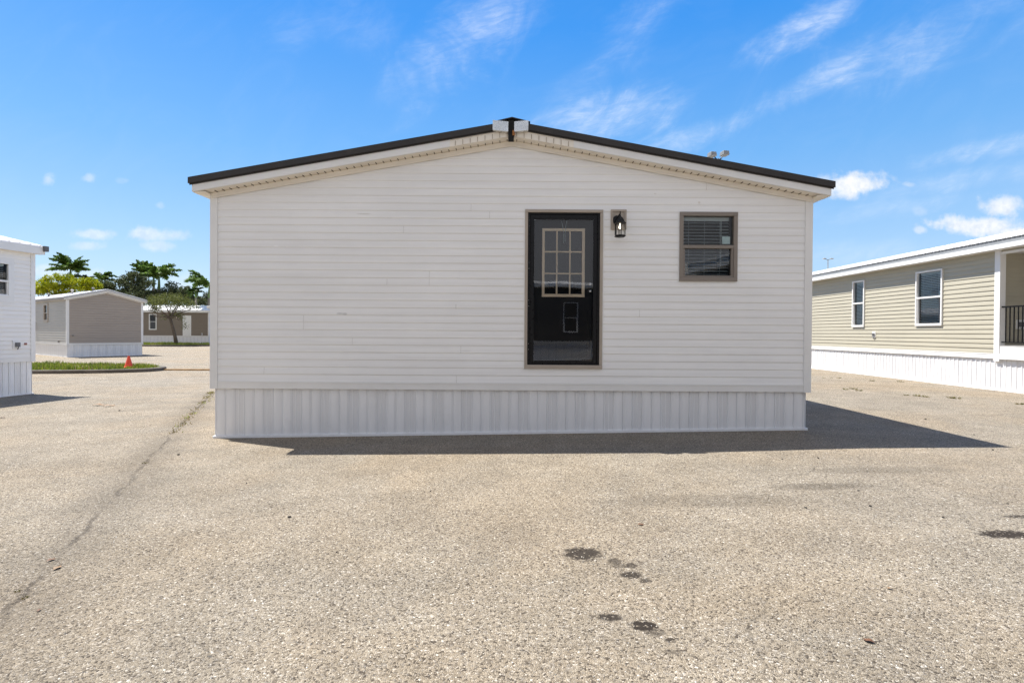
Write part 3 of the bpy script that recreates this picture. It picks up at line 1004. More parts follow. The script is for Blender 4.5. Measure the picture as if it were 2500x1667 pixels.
cap_.build('cap', BLACK, LN)
cg = MB()
for j in range(6):
    t_ = 2 * math.pi * (j + .5) / 6
    x_, y_ = math.cos(t_), math.sin(t_)
    cg.tube([(.068 * x_, lan_y + .068 * y_, -.055), (.068 * x_, lan_y + .068 * y_, .10)], .0060, 6)
cg.build('cage', BLACK, LN)
bt = MB()
bt.lathe([(.060, -.082), (.078, -.072), (.080, -.066), (.068, -.054), (.060, -.054)], (0, lan_y, 0), 6, phase=.5)
bt.build('base_ring', BLACK, LN)
gl_ = MB()
for j in range(6):
    t0_, t1_ = 2 * math.pi * (j + .5) / 6, 2 * math.pi * (j + 1.5) / 6
    gl_.poly([(.062 * math.cos(t0_), lan_y + .062 * math.sin(t0_), -.053), (.062 * math.cos(t1_), lan_y + .062 * math.sin(t1_), -.053),
              (.062 * math.cos(t1_), lan_y + .062 * math.sin(t1_), .099), (.062 * math.cos(t0_), lan_y + .062 * math.sin(t0_), .099)])
gl_.build('glass', CLEARG, LN)
bm_, bg_, bb_ = principled('lit_bulb')
bb_.inputs['Emission Color'].default_value = (1, .86, .66, 1); bb_.inputs['Emission Strength'].default_value = 1.3; bb_.inputs['Base Color'].default_value = (.8, .8, .75, 1)
bu = MB()
bu.lathe([(.010, .098), (.011, .085), (.016, .070), (.021, .052), (.018, .036), (.008, .028)], (0, lan_y, 0), 12)
bu.build('bulb', bm_, LN, smooth=True)

# ---- beige home on the right
RX, RY, RL = 15.4, 8.9, 18.5
rw = 8.0
porch = (-3.45, -.12, R_(-.22), R_(1.936))
w1 = (-8.70, -8.10, R_(.257), R_(1.778)); w2 = (-5.93, -5.01, R_(.26), R_(1.778))
right, PR, ztr = house('mobile_home', (RX, RY, 0), 0, 'long beige sided home with white skirting and a porch, at the right edge', rw, RL, R_(2.05), R_(-.54),
                       so_=.25, s=.228, fas=.235, og=.25, wall_m=BEIGE, white_roof=True, ribs=.23, band=.12, course=.1143, lap=.015, fine=False, fascia_m=mat('grey_aluminium_fascia', (.25, .26, .27), .45, .05, 3),
                       openings={'left': [w1, w2, porch], 'front': [(-3.88, -2.0, R_(-.22), R_(1.936))]}, frieze=False)
PL = PR['left']
for wv_, rl in ((w1, 1.04), (w2, 1.04)):
    make_window(right, PL, *wv_, R_(rl), WHITE, fw=.045, blinds=.046, sash_in=.02, fp=.05, tilt=.014,
                sticker=(wv_[0] + .74, wv_[0] + .84, R_(1.07), R_(1.20)) if wv_ is w2 else None)
# bright outer half of the eave fascia and painted-in shade under the ribs
b = MB(); b.box(-rw / 2 - .25 - .03, -rw / 2 - .251, -.2, RL + .2, ztr(rw / 2 + .25) - .235, ztr(rw / 2 + .25) - .13); b.build('gutter_trim', WHITE, right)
b = MB()
y = .0
while y < RL:
    b.box(-rw / 2 - .262, -rw / 2 - .252, y, y + .09, ztr(rw / 2 + .25) - .036, ztr(rw / 2 + .25) - .012)
    b.box(-rw / 2 - .262, -rw / 2 - .252, y + .09, y + .115, ztr(rw / 2 + .25) - .024, ztr(rw / 2 + .25) - .016)
    y += .115
b.build('rib_shade', mat('dark_rib_shade', (.08, .08, .08), .8), right)
# porch recess
PE = lambda u, z, o: (u, 3.45 - o, z)
PB = lambda u, z, o: (-2.0 - o, -u, z)
b = MB(); siding(b, PE, -4.0, -2.0, R_(-.22), R_(1.936), 0, [], .1143); b.build('porch_wall', BEIGE, right)
b = MB(); siding(b, PB, -3.45, 0.0, R_(-.22), R_(1.936), 0, [], .1143); b.build('porch_wall', BEIGE, right)
b = MB(); b.box(-4.0, -2.0, .0, 3.45, R_(1.937), R_(1.96)); b.build('porch_ceiling', WHITE, right)
b = MB(); b.box(-4.03, -2.0, -.02, 3.45, R_(-.25), R_(-.218)); b.build('porch_deck', mat('grey_deck_board', (.30, .29, .28), .6, .1, 5), right)
b = MB()
b.box(-4.035, -4.003, -.02, 3.34, R_(-.56), R_(-.251)); b.box(-4.055, -4.036, -.02, 3.34, R_(-.54), R_(-.43))
b.build('deck_fascia', WHITE, right)
b = MB(); b.box(-4.035, -3.90, 3.36, 3.50, R_(-.60), R_(2.03)); b.box(-4.035, -3.90, -.03, .10, R_(-.20), R_(1.93)); b.box(-4.02, -3.94, .10, 3.36, R_(1.90), R_(1.955))
b.build('porch_post', WHITE, right)
b = MB()
b.box(-3.99, -3.95, .10, 3.36, R_(.655), R_(.69)); b.box(-3.985, -3.955, .10, 3.36, R_(-.16), R_(-.135))
y = 3.27
while y > .12:
    b.box(-3.978, -3.960, y - .009, y + .009, R_(-.135), R_(.655)); y -= .10
b.build('porch_railing', BLACK, right)
# outlet on the porch end wall and on the long side
def outlet(root, P, u, z, w_, h_, m1=WHITE, m2=GREYB, name='outlet_box'):
    b = MB(); b.pbox(P, u - w_ / 2, u + w_ / 2, z - h_ / 2, z + h_ / 2, .0, .03)
    o = b.build(name, m1, root); bevel(o, .004)
    c = MB(); c.pbox(P, u - w_ * .22, u + w_ * .3, z - h_ * .25, z + h_ * .25, .03, .065); c.tube([P(u, z - h_ * .1, .06), P(u, z - h_ * .3, .075), P(u, z - h_ * .55, .05)], w_ * .06, 6)
    c.build('spigot', m2, o)
outlet(right, PE, -3.48, R_(.27), .19, .22)
outlet(right, PL, -(16.54 - RY), R_(.01), .15, .19)

# ---- white home on the left edge
LX, LY = -17.60, 1.58
lw = (10.72, 11.47, R_(.75), R_(1.56))
left, PLF, ztl = house('mobile_home', (LX, LY, 0), R(-9), 'white sided home cut off by the left edge, with white ribbed roof', 8.14, 12, R_(1.867), R_(-.773),
                       so_=.14, s=.22, fas=.20, ogb=.17, lap=.014, wall_m=VINYL2, ribs=.23, openings={'right': [lw]}, frieze=False)
PQ = PLF['right']
make_window(left, PQ, *lw, R_(1.12), WHITE, fw=.045, blinds=.044, fp=.03)
b = MB()
for (a, c, d, e) in ((lw[0] - .08, lw[1] + .08, lw[3], lw[3] + .10), (lw[0] - .08, lw[1] + .08, lw[2] - .13, lw[2]), (lw[1], lw[1] + .08, lw[2], lw[3]), (lw[0] - .08, lw[0], lw[2], lw[3])):
    b.pbox(PQ, a, c, d, e, 0, .022)
b.build('window_surround', WHITE, left)
outlet(left, PQ, 11.60, R_(-.36), .17, .20)
b = MB(); b.pbox(PQ, 11.77, 11.83, R_(-.37), R_(-.32), 0, .022); b.build('small_label', BROWNRED, left)
b = MB(); b.box(4.07 + .125, 4.07 + .20, 12.10, 12.20, ztl(4.21) - .12, ztl(4.21) + .01); b.build('gutter_end_cap', GREYB, left)

# ---- taupe home behind, gable turned to the lot
ya = math.atan2(.82, .57)
tw_ = (-4.25, -3.35, R_(.47), R_(1.63))
taupe, PT, ztt = house('mobile_home', (-24.71, 31.86, 0), ya, 'taupe gabled home with light grey long side, behind the grass island', 3.81, 14, R_(1.78), R_(-.89),
                       so_=.16, s=.27, fas=.17, og=.18, wall_m=TAUPE, side_m=LIGHTGREY, ribs=.3, rake_m=mat('grey_rake', (.42, .43, .44), .4, .05, 3), fascia_m=mat('taupe_fascia', (.20, .17, .15), .5, .05, 3), course=.145, lap=.019, fine=False, band=.11, post=.10,
                       openings={'left': [tw_]})
make_window(taupe, PT['left'], *tw_, R_(1.02), FRAMET2, fw=.13, blinds=0, fp=.05)
outlet(taupe, PT['left'], -1.3, R_(-.68), .25, .14, LIGHTGREY)
outlet(taupe, PT['front'], -1.65, R_(-.33), .18, .08, TAUPE)
b = MB(); b.tube([PT['left'](-5.9, R_(.45), .05), PT['left'](-5.85, R_(.2), .12), PT['left'](-5.95, R_(0), .05)], .03, 6); b.build('utility_hook', GREYB, taupe)
for (xx, yy, hh) in ((-1.2, 6.2, .16), (-.9, 2.8, .22), (-.4, .9, .16)):
    b = MB(); zz = ztt(xx)
    b.lathe([(.13, -.02), (.13, .02), (.05, .04), (.05, hh), (.09, hh + .005), (.09, hh + .05), (.02, hh + .08)], (xx, yy, zz), 10)
    b.build('roof_vent', GREYB if hh < .2 else BOXG, taupe)

# ---- brown home far behind
bw_ = (-6.2 - .0, -5.4, R_(.05), R_(1.75))
BXF = -32.5
uw = (-38.9 - BXF, -38.08 - BXF)
dr = (-35.3 - BXF, -34.4 - BXF, R_(-.56), R_(1.60))
brown, PBR, ztb = house('mobile_home', (BXF, 58.0, 0), R(90), 'brown sided home with a white door and white roof, behind the leaning tree', 4.0, 16, R_(1.97), R_(-.67),
                        so_=.2, s=.27, fas=.26, og=.2, wall_m=BROWN, ribs=.45, fine=False, band=.12, post=.11,
                        openings={'left': [(uw[0], uw[1], R_(.05), R_(1.75)), dr]}, frieze=False)
make_window(brown, PBR['left'], uw[0], uw[1], R_(.05), R_(1.75), R_(.93), WHITE, fw=.09, blinds=0, fp=.05)
b = MB(); b.pbox(PBR['left'], *dr, -.05, .02)
dd = b.build('door', WHITE, brown)
b = MB(); b.tube([PBR['left'](dr[0] + .1, R_(.5), .02), PBR['left'](dr[0] + .1, R_(.5), .08)], .035, 8); b.build('door_knob', STEEL, dd)
outlet(brown, PBR['left'], -33.25 - BXF, R_(-.37), .14, .2)

# ---- slate home peeking out beside the white one
slate, PS_, zts = house('mobile_home', (-20.1, 42.0, 0), 0, 'slate grey home, only a sliver showing left of the white home', 8.14, 14, R_(1.80), R_(-.84),
                        so_=.25, s=.18, fas=.2, wall_m=SLATE, ribs=.3, fine=False)

# ---- two homes across the lot, behind the photographer (seen only as reflections)
ac, PA, zta = house('mobile_home', (-7.6, -13.3, 0), R(-102), 'charcoal sided home with white roof facing the black storm door', 8.14, 14.5, R_(2.25), R_(-.50),
                    so_=.25, s=.125, fas=.14, wall_m=CHAR, fine=False, openings={'left': [(-10.15, -9.4, R_(0), R_(1.50))]})
make_window(ac, PA['left'], -10.15, -9.4, R_(0), R_(1.50), R_(.74), WHITE, fw=.05, blinds=0)
ad, PD, ztd = house('mobile_home', (9.9, -2.6, 0), R(180), 'dark home across the lot with white roof facing the small window', 8.14, 14, R_(1.95), R_(-.5),
                    so_=.25, s=.25, fas=.40, wall_m=CHAR, fine=False)

# ------------------------------------------------------------------ light poles
def light_pole(loc, h, span, head, label, rz=0, col=BOXG, style=0):
    t = empty('light_pole', (*loc, zg(*loc)), rz)
    tag(t, label, 'street lamp', None)
    b = MB(); b.lathe([(.26, 0), (.26, .5), (.25, .55)], (0, 0, 0), 12); b.build('base', mat('concrete', (.4, .39, .37), .8, .1, 3), t)
    b = MB(); b.lathe([(.075, .55), (.05, h)], (0, 0, 0), 10); b.build('pole', col, t)
    for sx in (-1, 1):
        up = .12 if style else .03
        b = MB(); b.tube([(0, 0, h - .1), (sx * span * .25, 0, h + up * .3), (sx * (span / 2 - head * .4), 0, h + up)], .03, 6); b.build('arm', BLACK, t)
        b = MB()
        xa, xb = sorted((sx * (span / 2 - head * .5), sx * (span / 2 + head * .5)))
        z0 = h + up + (.02 if style == 0 else (-.05 if sx < 0 else .06))
        hh = .12 if style == 0 else .22
        b.hexa([(xa, -.2, z0), (xb, -.2, z0), (xb, .2, z0), (xa, .2, z0), (xa + .02, -.17, z0 + hh), (xb - .02, -.17, z0 + hh), (xb - .02, .17, z0 + hh), (xa + .02, .17, z0 + hh)])
        bevel(b.build('lamp_head', col, t), .02)
    return t


def from_px(x, y, D):
    ddx, ddy = x - 1253, y - 812
    return (ddx + .0065 * ddy) / 1280 * D, CZ - (ddy - .0065 * ddx) / 1280 * D


X_, Z_ = from_px(2020.5, 632, 80)
light_pole((X_, 80), Z_ - zg(X_, 80) - .1, 1.1, .42, 'slender twin-headed lot light rising beyond the beige home')
X_, Z_ = from_px(1752, 389, 27)
light_pole((X_, 27), Z_ - zg(X_, 27), .72, .34, 'twin grey floodlight heads showing just over the dark roof edge', style=1, rz=R(12), col=mat('dull_dark_aluminium', (.19, .20, .21), .5, .2, 6))

# ------------------------------------------------------------------ vegetation
random.seed(7)
BARK = mat('grey_brown_bark', (.13, .10, .075), .9, .25, 6, bump=.02, bscale=6)
PBARK = mat('royal_palm_trunk', (.27, .24, .20), .85, .15, 2, stretch=(1, 1, 6))
SHAFT = mat('green_crownshaft', (.10, .17, .045), .5, .1, 3)
PALM = leaf_mat('palm_leaf', (.06, .125, .02), (.19, .30, .06), .6, .42)
PALMD = leaf_mat('palm_leaf_dark', (.035, .075, .016), (.10, .165, .038), .6, .35)
LDARK = leaf_mat('dark_leaf', (.032, .048, .018), (.10, .12, .05), .5, .3)
LOLIVE = leaf_mat('olive_leaf', (.07, .09, .02), (.18, .20, .05), .9, .3)
LYEL = leaf_mat('yellow_green_leaf', (.17, .22, .006), (.46, .47, .016), .6, .35)


def rv():
    while True:
        v = Vector((random.uniform(-1, 1), random.uniform(-1, 1), random.uniform(-1, 1)))
        if .05 < v.length < 1: return v


def leaf(mb, p, size, up=.3):
    n = rv().normalized(); n.z = n.z + up; n.normalize()
    a = n.orthogonal().normalized()
    a = Matrix.Rotation(random.uniform(0, 6.28), 3, n) @ a
    b = n.cross(a)
    l, w_ = size * random.uniform(.7, 1.3), size * random.uniform(.35, .6)
    bend = n * (-l * .2)
    mb.poly([p - a * l + bend, p - b * w_ * .7, p + a * l + bend, p + b * w_ * .7])


def broadleaf(name, x, y, blobs, trunk_h, m, label, size=.22, clumps=60, per=28, cr=.55, cat='tree', group=None, lean=None, tr=.16, flat=.75):
    """blobs: (dx,dy,z,rx,rz) ellipsoids holding leaf clumps"""
    z0 = zg(x, y)
    t = empty(name, (x, y, z0)); tag(t, label, cat, group)
    tb = MB()
    lean = lean or [(0, 0, 0), (.05, 0, trunk_h * .5), (0, 0, trunk_h)]
    tb.tube(lean, [tr, tr * .8, tr * .62][:len(lean)] if len(lean) == 3 else [tr * (1 - .4 * i / (len(lean) - 1)) for i in range(len(lean))], 8)
    top = Vector(lean[-1])
    cb = MB()
    tot = sum(b[3] * b[4] for b in blobs)
    for (bx, by, bz, rx, rz_) in blobs:
        n = max(5, int(clumps * rx * rz_ / tot))
        c0 = Vector((bx, by, bz))
        for lim in range(3):
            e = c0 + Vector((random.uniform(-.6, .6) * rx, random.uniform(-.6, .6) * rx, random.uniform(-.3, .4) * rz_))
            mid = (top + e) / 2 + Vector((0, 0, -.12 * (e - top).length)) + rv() * .15
            tb.tube([top - Vector((0, 0, .1)), mid, e], [tr * .42, tr * .26, tr * .08], 5, cap=False)
        for i in range(n):
            v = rv(); v = v.normalized() * (v.length ** .45)
            c = c0 + Vector((v.x * rx, v.y * rx, v.z * rz_))
            r = cr * random.uniform(.5, 1.25)
            for j in range(int(per * random.uniform(.5, 1.3))):
                q = rv(); q = q.normalized() * (q.length ** .7)
                leaf(cb, c + Vector((q.x * r, q.y * r, q.z * r * flat)), size)
    tb.build('trunk', BARK, t, smooth=True)
    cb.build('crown', m, t)
    return t


def frond_mb(L_, az, rise, droop, m_seg=14, leafw=.55, twist=0):
    mb = MB()
    d = Vector((math.cos(az), math.sin(az), 0))
    side = Vector((-math.sin(az), math.cos(az), 0))
    pts = []
    a = rise; p = Vector((0, 0, 0))
    for k in range(m_seg + 1):
        pts.append(p.copy())
        st = L_ / m_seg
        p = p + (d * math.cos(a) + Vector((0, 0, 1)) * math.sin(a)) * st
        a -= droop / m_seg * (0.5 + k / m_seg)
    mb.tube(pts, [.04 * (1 - .8 * k / m_seg) for k in range(m_seg + 1)], 5)
    for k in range(1, m_seg * 4):
        f = k / (m_seg * 4)
        if f < .12: continue
        i = min(int(f * m_seg), m_seg - 1); fr = f * m_seg - i
        q = pts[i].lerp(pts[i + 1], fr)
        tg = (pts[i + 1] - pts[i]).normalized()
        ll = leafw * L_ * .42 * (math.sin(math.pi * min(1, f * .92 + .1)) ** .6) * random.uniform(.8, 1.1)
        for s in (-1, 1):
            up = Vector((0, 0, 1)) * random.uniform(-.95, .75)
            dv = (side * s + tg * .75 + up).normalized()
            tip = q + dv * ll + Vector((0, 0, -.16 * ll))
            wv = tg * (.085 + .016 * L_)
            mb.poly([q - wv * .6, q + wv * .6, q + dv * ll * .6 + wv * .5, tip])
            mb.poly([q - wv * .6, q + dv * ll * .6 + wv * .5, tip, q + dv * ll * .6 - wv * .7])
    return mb


def palm(x, y, h, L_, nf, m, label, azs=None, rises=None, shaft=1.3, tr=.17, droop=1.2, seed=0, group='palms beyond the homes'):
    random.seed(seed)
    z0 = zg(x, y)
    t = empty('palm_tree', (x, y, z0)); tag(t, label, 'palm tree', group)
    b = MB(); b.lathe([(tr * 1.3, 0), (tr * 1.05, h * .15), (tr * 1.15, h * .5), (tr, h * .8), (tr * .85, h - shaft)], (0, 0, 0), 10); b.build('trunk', PBARK, t, smooth=True)
    b = MB(); b.lathe([(tr * .85, h - shaft), (tr * .95, h - shaft * .8), (tr * .7, h - shaft * .3), (tr * .35, h + .1)], (0, 0, 0), 10); b.build('crown_shaft', SHAFT, t, smooth=True)
    for k in range(nf):
        az = azs[k % len(azs)] + random.uniform(-.12, .12) if azs else 2 * math.pi * k / nf + random.uniform(-.25, .25)
        ri = rises[k % len(rises)] if rises else random.choice([1.25, .95, .65, .35, .1])
        o = frond_mb(L_ * random.uniform(.85, 1.1), az, ri + random.uniform(-.1, .1), droop * random.uniform(.8, 1.2)).build('frond', m, t)
        o.location = (0, 0, h)
    return t


def palm_px(xs, ys, D, L_px, nf, m, label, **k):
    X, Z = from_px(xs, ys, D)
    return palm(X, D, Z - zg(X, D), 1.22 * L_px / 1280 * D, nf, m, label, **k)


def c4(x, y): return 60 + x / 4.9, 600 + y / 4.9


p = c4(555, 285); palm_px(*p, 70, 42, 21, PALM, 'broad royal palm standing clear above the yellow-green tree, leftmost palm', seed=1, droop=.85, rises=[.45, .2, .8, 1.25, 1.0, .3], shaft=1.2)
p = c4(600, 385); palm_px(*p, 76, 15, 9, PALMD, 'small dark palm low behind the trunk of the leftmost palm', seed=2, shaft=.6)
p = c4(760, 400); palm_px(*p, 72, 18, 10, PALMD, 'low dark palm peeping over the yellow-green tree', seed=3, rises=[.7, .4, .9], droop=1.9, shaft=.6)
p = c4(925, 420); palm_px(*p, 66, 31, 9, PALM, 'palm with two arching fronds above the taupe home ridge', seed=4, azs=[0, .4, 2.6, 3.4, -.4, 1.5, -1.5], rises=[1.2, .95, 1.3, .5, .8], droop=1.7, shaft=.8)
p = c4(1424, 330); palm_px(*p, 70, 33, 10, PALM, 'narrow upright palm at the left of the three tall palms', seed=5, rises=[1.35, 1.2, 1.0, .7], azs=[2.9, 2.2, 3.6, .3, -.5, 1.3, -1.6], droop=.9, shaft=1.4)
p = c4(1548, 355); palm_px(*p, 70, 33, 13, PALM, 'bright palm in the middle of the three tall palms', seed=6, rises=[1.1, .8, .5, .9, .3], shaft=1.6)
p = c4(1612, 370); palm_px(*p, 66, 44, 14, PALM, 'spreading palm at the right of the three tall palms', seed=8, rises=[1.2, .75, .5, .95, .3], droop=1.5, shaft=1.7)
p = c4(2052, 560); palm_px(*p, 60, 22, 12, PALMD, 'short dark palm left of the palm beside the white home', seed=9, droop=1.7, shaft=.6, tr=.12)
p = c4(2214, 490); palm_px(*p, 58, 52, 13, PALM, 'large palm half hidden by the left corner of the white home', seed=10, rises=[.9, .6, 1.2, .4, .75], azs=[3.1, 2.7, 3.5, 2.2, 4.0, .2, -.4, .8, 1.5, -1.5], droop=1.5, shaft=1.3)


def blobpx(cx_, cy_, rx, ry, D, x0, dyy=0):
    X, Z = from_px(*c4(cx_, cy_), D)
    return (X - x0, dyy, Z - zg(x0, D), rx / 4.9 / 1280 * D, ry / 4.9 / 1280 * D)


def tree_px(name, base_x, D, bl, th, m, label, **k):
    X, _ = from_px(*c4(base_x, 600), D)
    return broadleaf(name, X, D, [blobpx(*b, D, X, random.uniform(-.5, .5)) for b in bl], th, m, label, **k)


random.seed(21)
tree_px('broadleaf_tree', 390, 54, [(400, 440, 140, 85), (220, 480, 110, 75), (560, 470, 90, 80), (330, 520, 160, 60), (160, 520, 60, 60), (450, 380, 70, 50)], 2.6, LYEL,
        'large yellow-green tree behind the white roof of the taupe home', size=.16, clumps=135, per=34, cr=.40)
tree_px('broadleaf_tree', 750, 56, [(745, 450, 90, 62), (690, 500, 80, 50), (820, 490, 60, 45)], 2.6, LYEL,
        'smaller yellow-green tree just left of the taupe home ridge', size=.16, clumps=64, per=34, cr=.38)
tree_px('broadleaf_tree', 980, 62, [(960, 480, 80, 60), (1030, 500, 50, 40)], 2.4, LDARK, 'low dark tree behind the ridge of the taupe home', size=.17, clumps=60, per=28, cr=.45)
tree_px('broadleaf_tree', 1290, 62, [(1270, 420, 130, 100), (1180, 500, 110, 90), (1400, 500, 110, 100), (1300, 560, 160, 70), (1200, 400, 60, 60), (1330, 360, 50, 50)], 3, LDARK,
        'tall dark leafy tree behind the right roof slope of the taupe home', size=.17, clumps=170, per=30, cr=.5)
tree_px('broadleaf_tree', 1790, 66, [(1790, 520, 80, 70), (1850, 590, 110, 70), (1740, 600, 90, 60), (1640, 590, 110, 60)], 3, LDARK,
        'dark leafy tree directly behind the crown of the leaning tree', size=.17, clumps=120, per=26, cr=.5)
tree_px('broadleaf_tree', 1960, 64, [(1950, 560, 65, 65), (1990, 640, 90, 50), (2080, 670, 90, 35)], 2.6, LDARK,
        'dark leafy tree between the leaning tree and the short dark palm', size=.17, clumps=85, per=26, cr=.45)
tree_px('broadleaf_tree', 1480, 68, [(1470, 600, 90, 60), (1540, 650, 110, 50), (1600, 560, 60, 60)], 2.6, LDARK,
        'dark leafy tree below the three tall palms', size=.17, clumps=80, per=26, cr=.5)
tree_px('broadleaf_tree', 2160, 66, [(2150, 660, 70, 45), (2200, 610, 50, 50)], 2.2, LDARK,
        'small dark tree at the foot of the palm beside the white home', size=.15, clumps=50, per=24, cr=.4)

# far-off woods that close the lot behind the homes
random.seed(61)
fb = MB()
for i in range(520):
    x = random.uniform(-150, 150); y = 112 + random.uniform(-6, 6) + abs(x) * .05
    hgt = 3.2 + 1.3 * math.sin(x * .21) * math.sin(x * .083 + 1)
    c = Vector((x, y, zg(x, y) + hgt * random.random() ** .7))
    for j in range(26): leaf(fb, c + rv() * 1.1, .32)
tag(fb.build('distant_woods', LDARK), 'far-off dark woods low on the horizon behind the homes', 'woods', kind='stuff')

# the leaning island tree
D = 51.0
tx, tz = from_px(*c4(1815, 1172), D)
zb = zg(tx, D)


def q4(x, y):
    X, Z = from_px(*c4(x, y), D)
    return (X - tx, 0, Z - zb)


t = empty('leaning_tree', (tx, D, zb)); tag(t, 'umbrella-shaped tree with a thin leaning trunk on the far kerbed island', 'tree')
tb = MB()
trunk_pts = [q4(1815, 1185), q4(1800, 1090), q4(1778, 1000), q4(1758, 930), q4(1742, 870)]
tb.tube(trunk_pts, [.20, .15, .14, .13, .12], 10)
fork = Vector(trunk_pts[-1])
ends = []
for (x1, y1, x2, y2) in ((1690, 800, 1560, 740), (1700, 770, 1640, 680), (1735, 780, 1720, 650), (1780, 800, 1830, 690), (1800, 790, 1930, 740), (1830, 800, 2010, 720), (1690, 820, 1520, 780),
                         (1770, 850, 1850, 830), (1740, 790, 1760, 640), (1700, 850, 1650, 850), (1820, 850, 1900, 900)):
    e1, e2 = Vector(q4(x1, y1)), Vector(q4(x2, y2))
    yy = random.uniform(-1.2, 1.2); e1.y = yy * .4; e2.y = yy * 1.3
    tb.tube([fork, e1, e2], [.075, .055, .02], 6, cap=False)
    for k in range(3):
        e3 = e2 + Vector((random.uniform(-.5, .5), random.uniform(-.5, .5), random.uniform(.0, .6)))
        tb.tube([e1.lerp(e2, .5 + .15 * k), e3], [.025, .008], 4, cap=False)
    ends.append(e2)
tb.build('trunk', BARK, t, smooth=True)
cb = MB()
for (cx_, cy_, rx, ry, n) in ((1750, 660, 270, 60, 90), (1600, 690, 130, 50, 34), (1900, 680, 130, 50, 34), (1760, 620, 190, 45, 50), (1550, 750, 60, 25, 9), (1990, 735, 80, 22, 12), (1830, 850, 60, 50, 9),
                              (1920, 940, 25, 50, 5), (1660, 850, 25, 14, 3), (1700, 740, 150, 25, 14)):
    c0 = Vector(q4(cx_, cy_)); rx_, rz_ = rx / 4.9 / 1280 * D, ry / 4.9 / 1280 * D
    for i in range(n):
        v = rv()
        c = c0 + Vector((v.x * rx_, v.y * min(rx_, 2.4), v.z * rz_))
        for j in range(random.randint(10, 24)):
            q = rv()
            leaf(cb, c + q * .34, .085)
cb.build('crown', LOLIVE, t)


# ------------------------------------------------------------------ kerbed islands
KERB = mat('weathered_kerb_concrete', (.10, .085, .07), .85, .25, 2.5, dirt=((.05, .04, .03), .6, 4))
SOIL = mat('island_turf_soil', (.10, .115, .035), .95, .35, 1.4)
GRASS = leaf_mat('grass_blade', (.11, .17, .012), (.30, .33, .05), .7, .3)
GRASSD = leaf_mat('dry_grass_blade', (.16, .13, .05), (.30, .24, .11), .7, .3)


def island(cx_, cy_, ax_, ay_, nblade, gh, sd, p=2.0, low=.13):
    random.seed(sd)
    n = 72

    def ring(k):
        r = []
        for i in range(n):
            t_ = 2 * math.pi * i / n
            c, s = math.cos(t_), math.sin(t_)
            r.append((cx_ + (ax_ - k) * math.copysign(abs(c) ** (2 / p), c), cy_ + (ay_ - k) * math.copysign(abs(s) ** (2 / p), s)))
        return r
    o, i1 = ring(0), ring(.16)
    k = MB()
    for i in range(n):
        j = (i + 1) % n
        a, b = o[i], o[j]; c, d = i1[j], i1[i]
        za, zb_ = zg(*a), zg(*b)
        q = .02
        oi = [(a[0] + (d[0] - a[0]) * .15, a[1] + (d[1] - a[1]) * .15), (b[0] + (c[0] - b[0]) * .15, b[1] + (c[1] - b[1]) * .15)]
        k.poly([(a[0], a[1], za - .03), (b[0], b[1], zb_ - .03), (b[0], b[1], zb_ + low - q), (a[0], a[1], za + low - q)])
        k.poly([(a[0], a[1], za + low - q), (b[0], b[1], zb_ + low - q), (*oi[1], zb_ + low), (*oi[0], za + low)])
        k.poly([(*oi[0], za + low), (*oi[1], zb_ + low), (*c, zb_ + low), (*d, za + low)])
        k.poly([(*d, za + low), (*c, zb_ + low), (*c, zb_), (*d, za)])
    tag(k.build('kerb', KERB), kind='structure')
    s = MB(); s.poly([(x, y, zg(x, y) + low - .012) for x, y in i1])
    tag(s.build('island_soil', SOIL), kind='structure')
    gb = MB()
    m_ = 0
    while m_ < nblade:
        u, v = random.uniform(-1, 1), random.uniform(-1, 1)
        if abs(u) ** p + abs(v) ** p > .95: continue
        x, y = cx_ + u * (ax_ - .12), cy_ + v * (ay_ - .12)
        if x < cx_ - ax_ * .0 - 99: continue
        clump = .5 + .5 * math.sin(x * 2.3 + math.sin(y * 3.1) * 2) * math.cos(y * 1.9 + x * .7)
        h = gh * random.uniform(.4, 1.0) * (.55 + .75 * clump)
        a = random.uniform(0, 6.28); w_ = .022
        z = zg(x, y) + low - .014
        dx_, dy_ = math.cos(a) * w_, math.sin(a) * w_
        lx_, ly_ = random.uniform(-.5, .5) * h, random.uniform(-.5, .5) * h
        gb.poly([(x - dx_, y - dy_, z), (x + dx_, y + dy_, z), (x + lx_, y + ly_, z + h)], 1 if random.random() < .30 - .2 * clump else 0)
        m_ += 1
    tag(gb.build('grass', [GRASS, GRASSD]), 'green and straw coloured grass on a kerbed island', 'grass', kind='stuff')


island(-22.6, 20.35, 8.9, 2.0, 16000, .17, 3, p=2.6)
island(-36.5, 51.0, 8.0, 2.3, 9000, .22, 4, p=2.4, low=.15)
# kerb line that runs on from the island tip, rust-stained
k = MB()
n = 24
for i in range(n):
    x0, x1 = -13.75 + 9.3 * i / n, -13.75 + 9.3 * (i + 1) / n
    y0 = 20.55 + .25 * i / n
    k.hexa([(x0, y0, zg(x0, y0) - .02), (x1, y0, zg(x1, y0) - .02), (x1, y0 + .18, zg(x1, y0) - .02), (x0, y0 + .18, zg(x0, y0) - .02),
            (x0, y0 + .015, zg(x0, y0) + .055), (x1, y0 + .015, zg(x1, y0) + .055), (x1, y0 + .16, zg(x1, y0) + .055), (x0, y0 + .16, zg(x0, y0) + .055)])
tag(k.build('kerb', mat('rust_stained_kerb', (.33, .20, .085), .85, .3, 2.0, dirt=((.10, .06, .03), .7, 3))), kind='structure')
# pale patch of sand in the island grass
X, _ = from_px(*c4(635, 1430), 20.5)
s = MB(); s.lathe([(.32, 0), (.26, .03), (.1, .045)], (X, 20.6, zg(X, 20) + .115), 14)
tag(s.build('utility_cover', mat('pale_concrete', (.42, .37, .29), .8, .2, 8)), 'pale round concrete cover lying in the grass of the near island', 'utility cover')

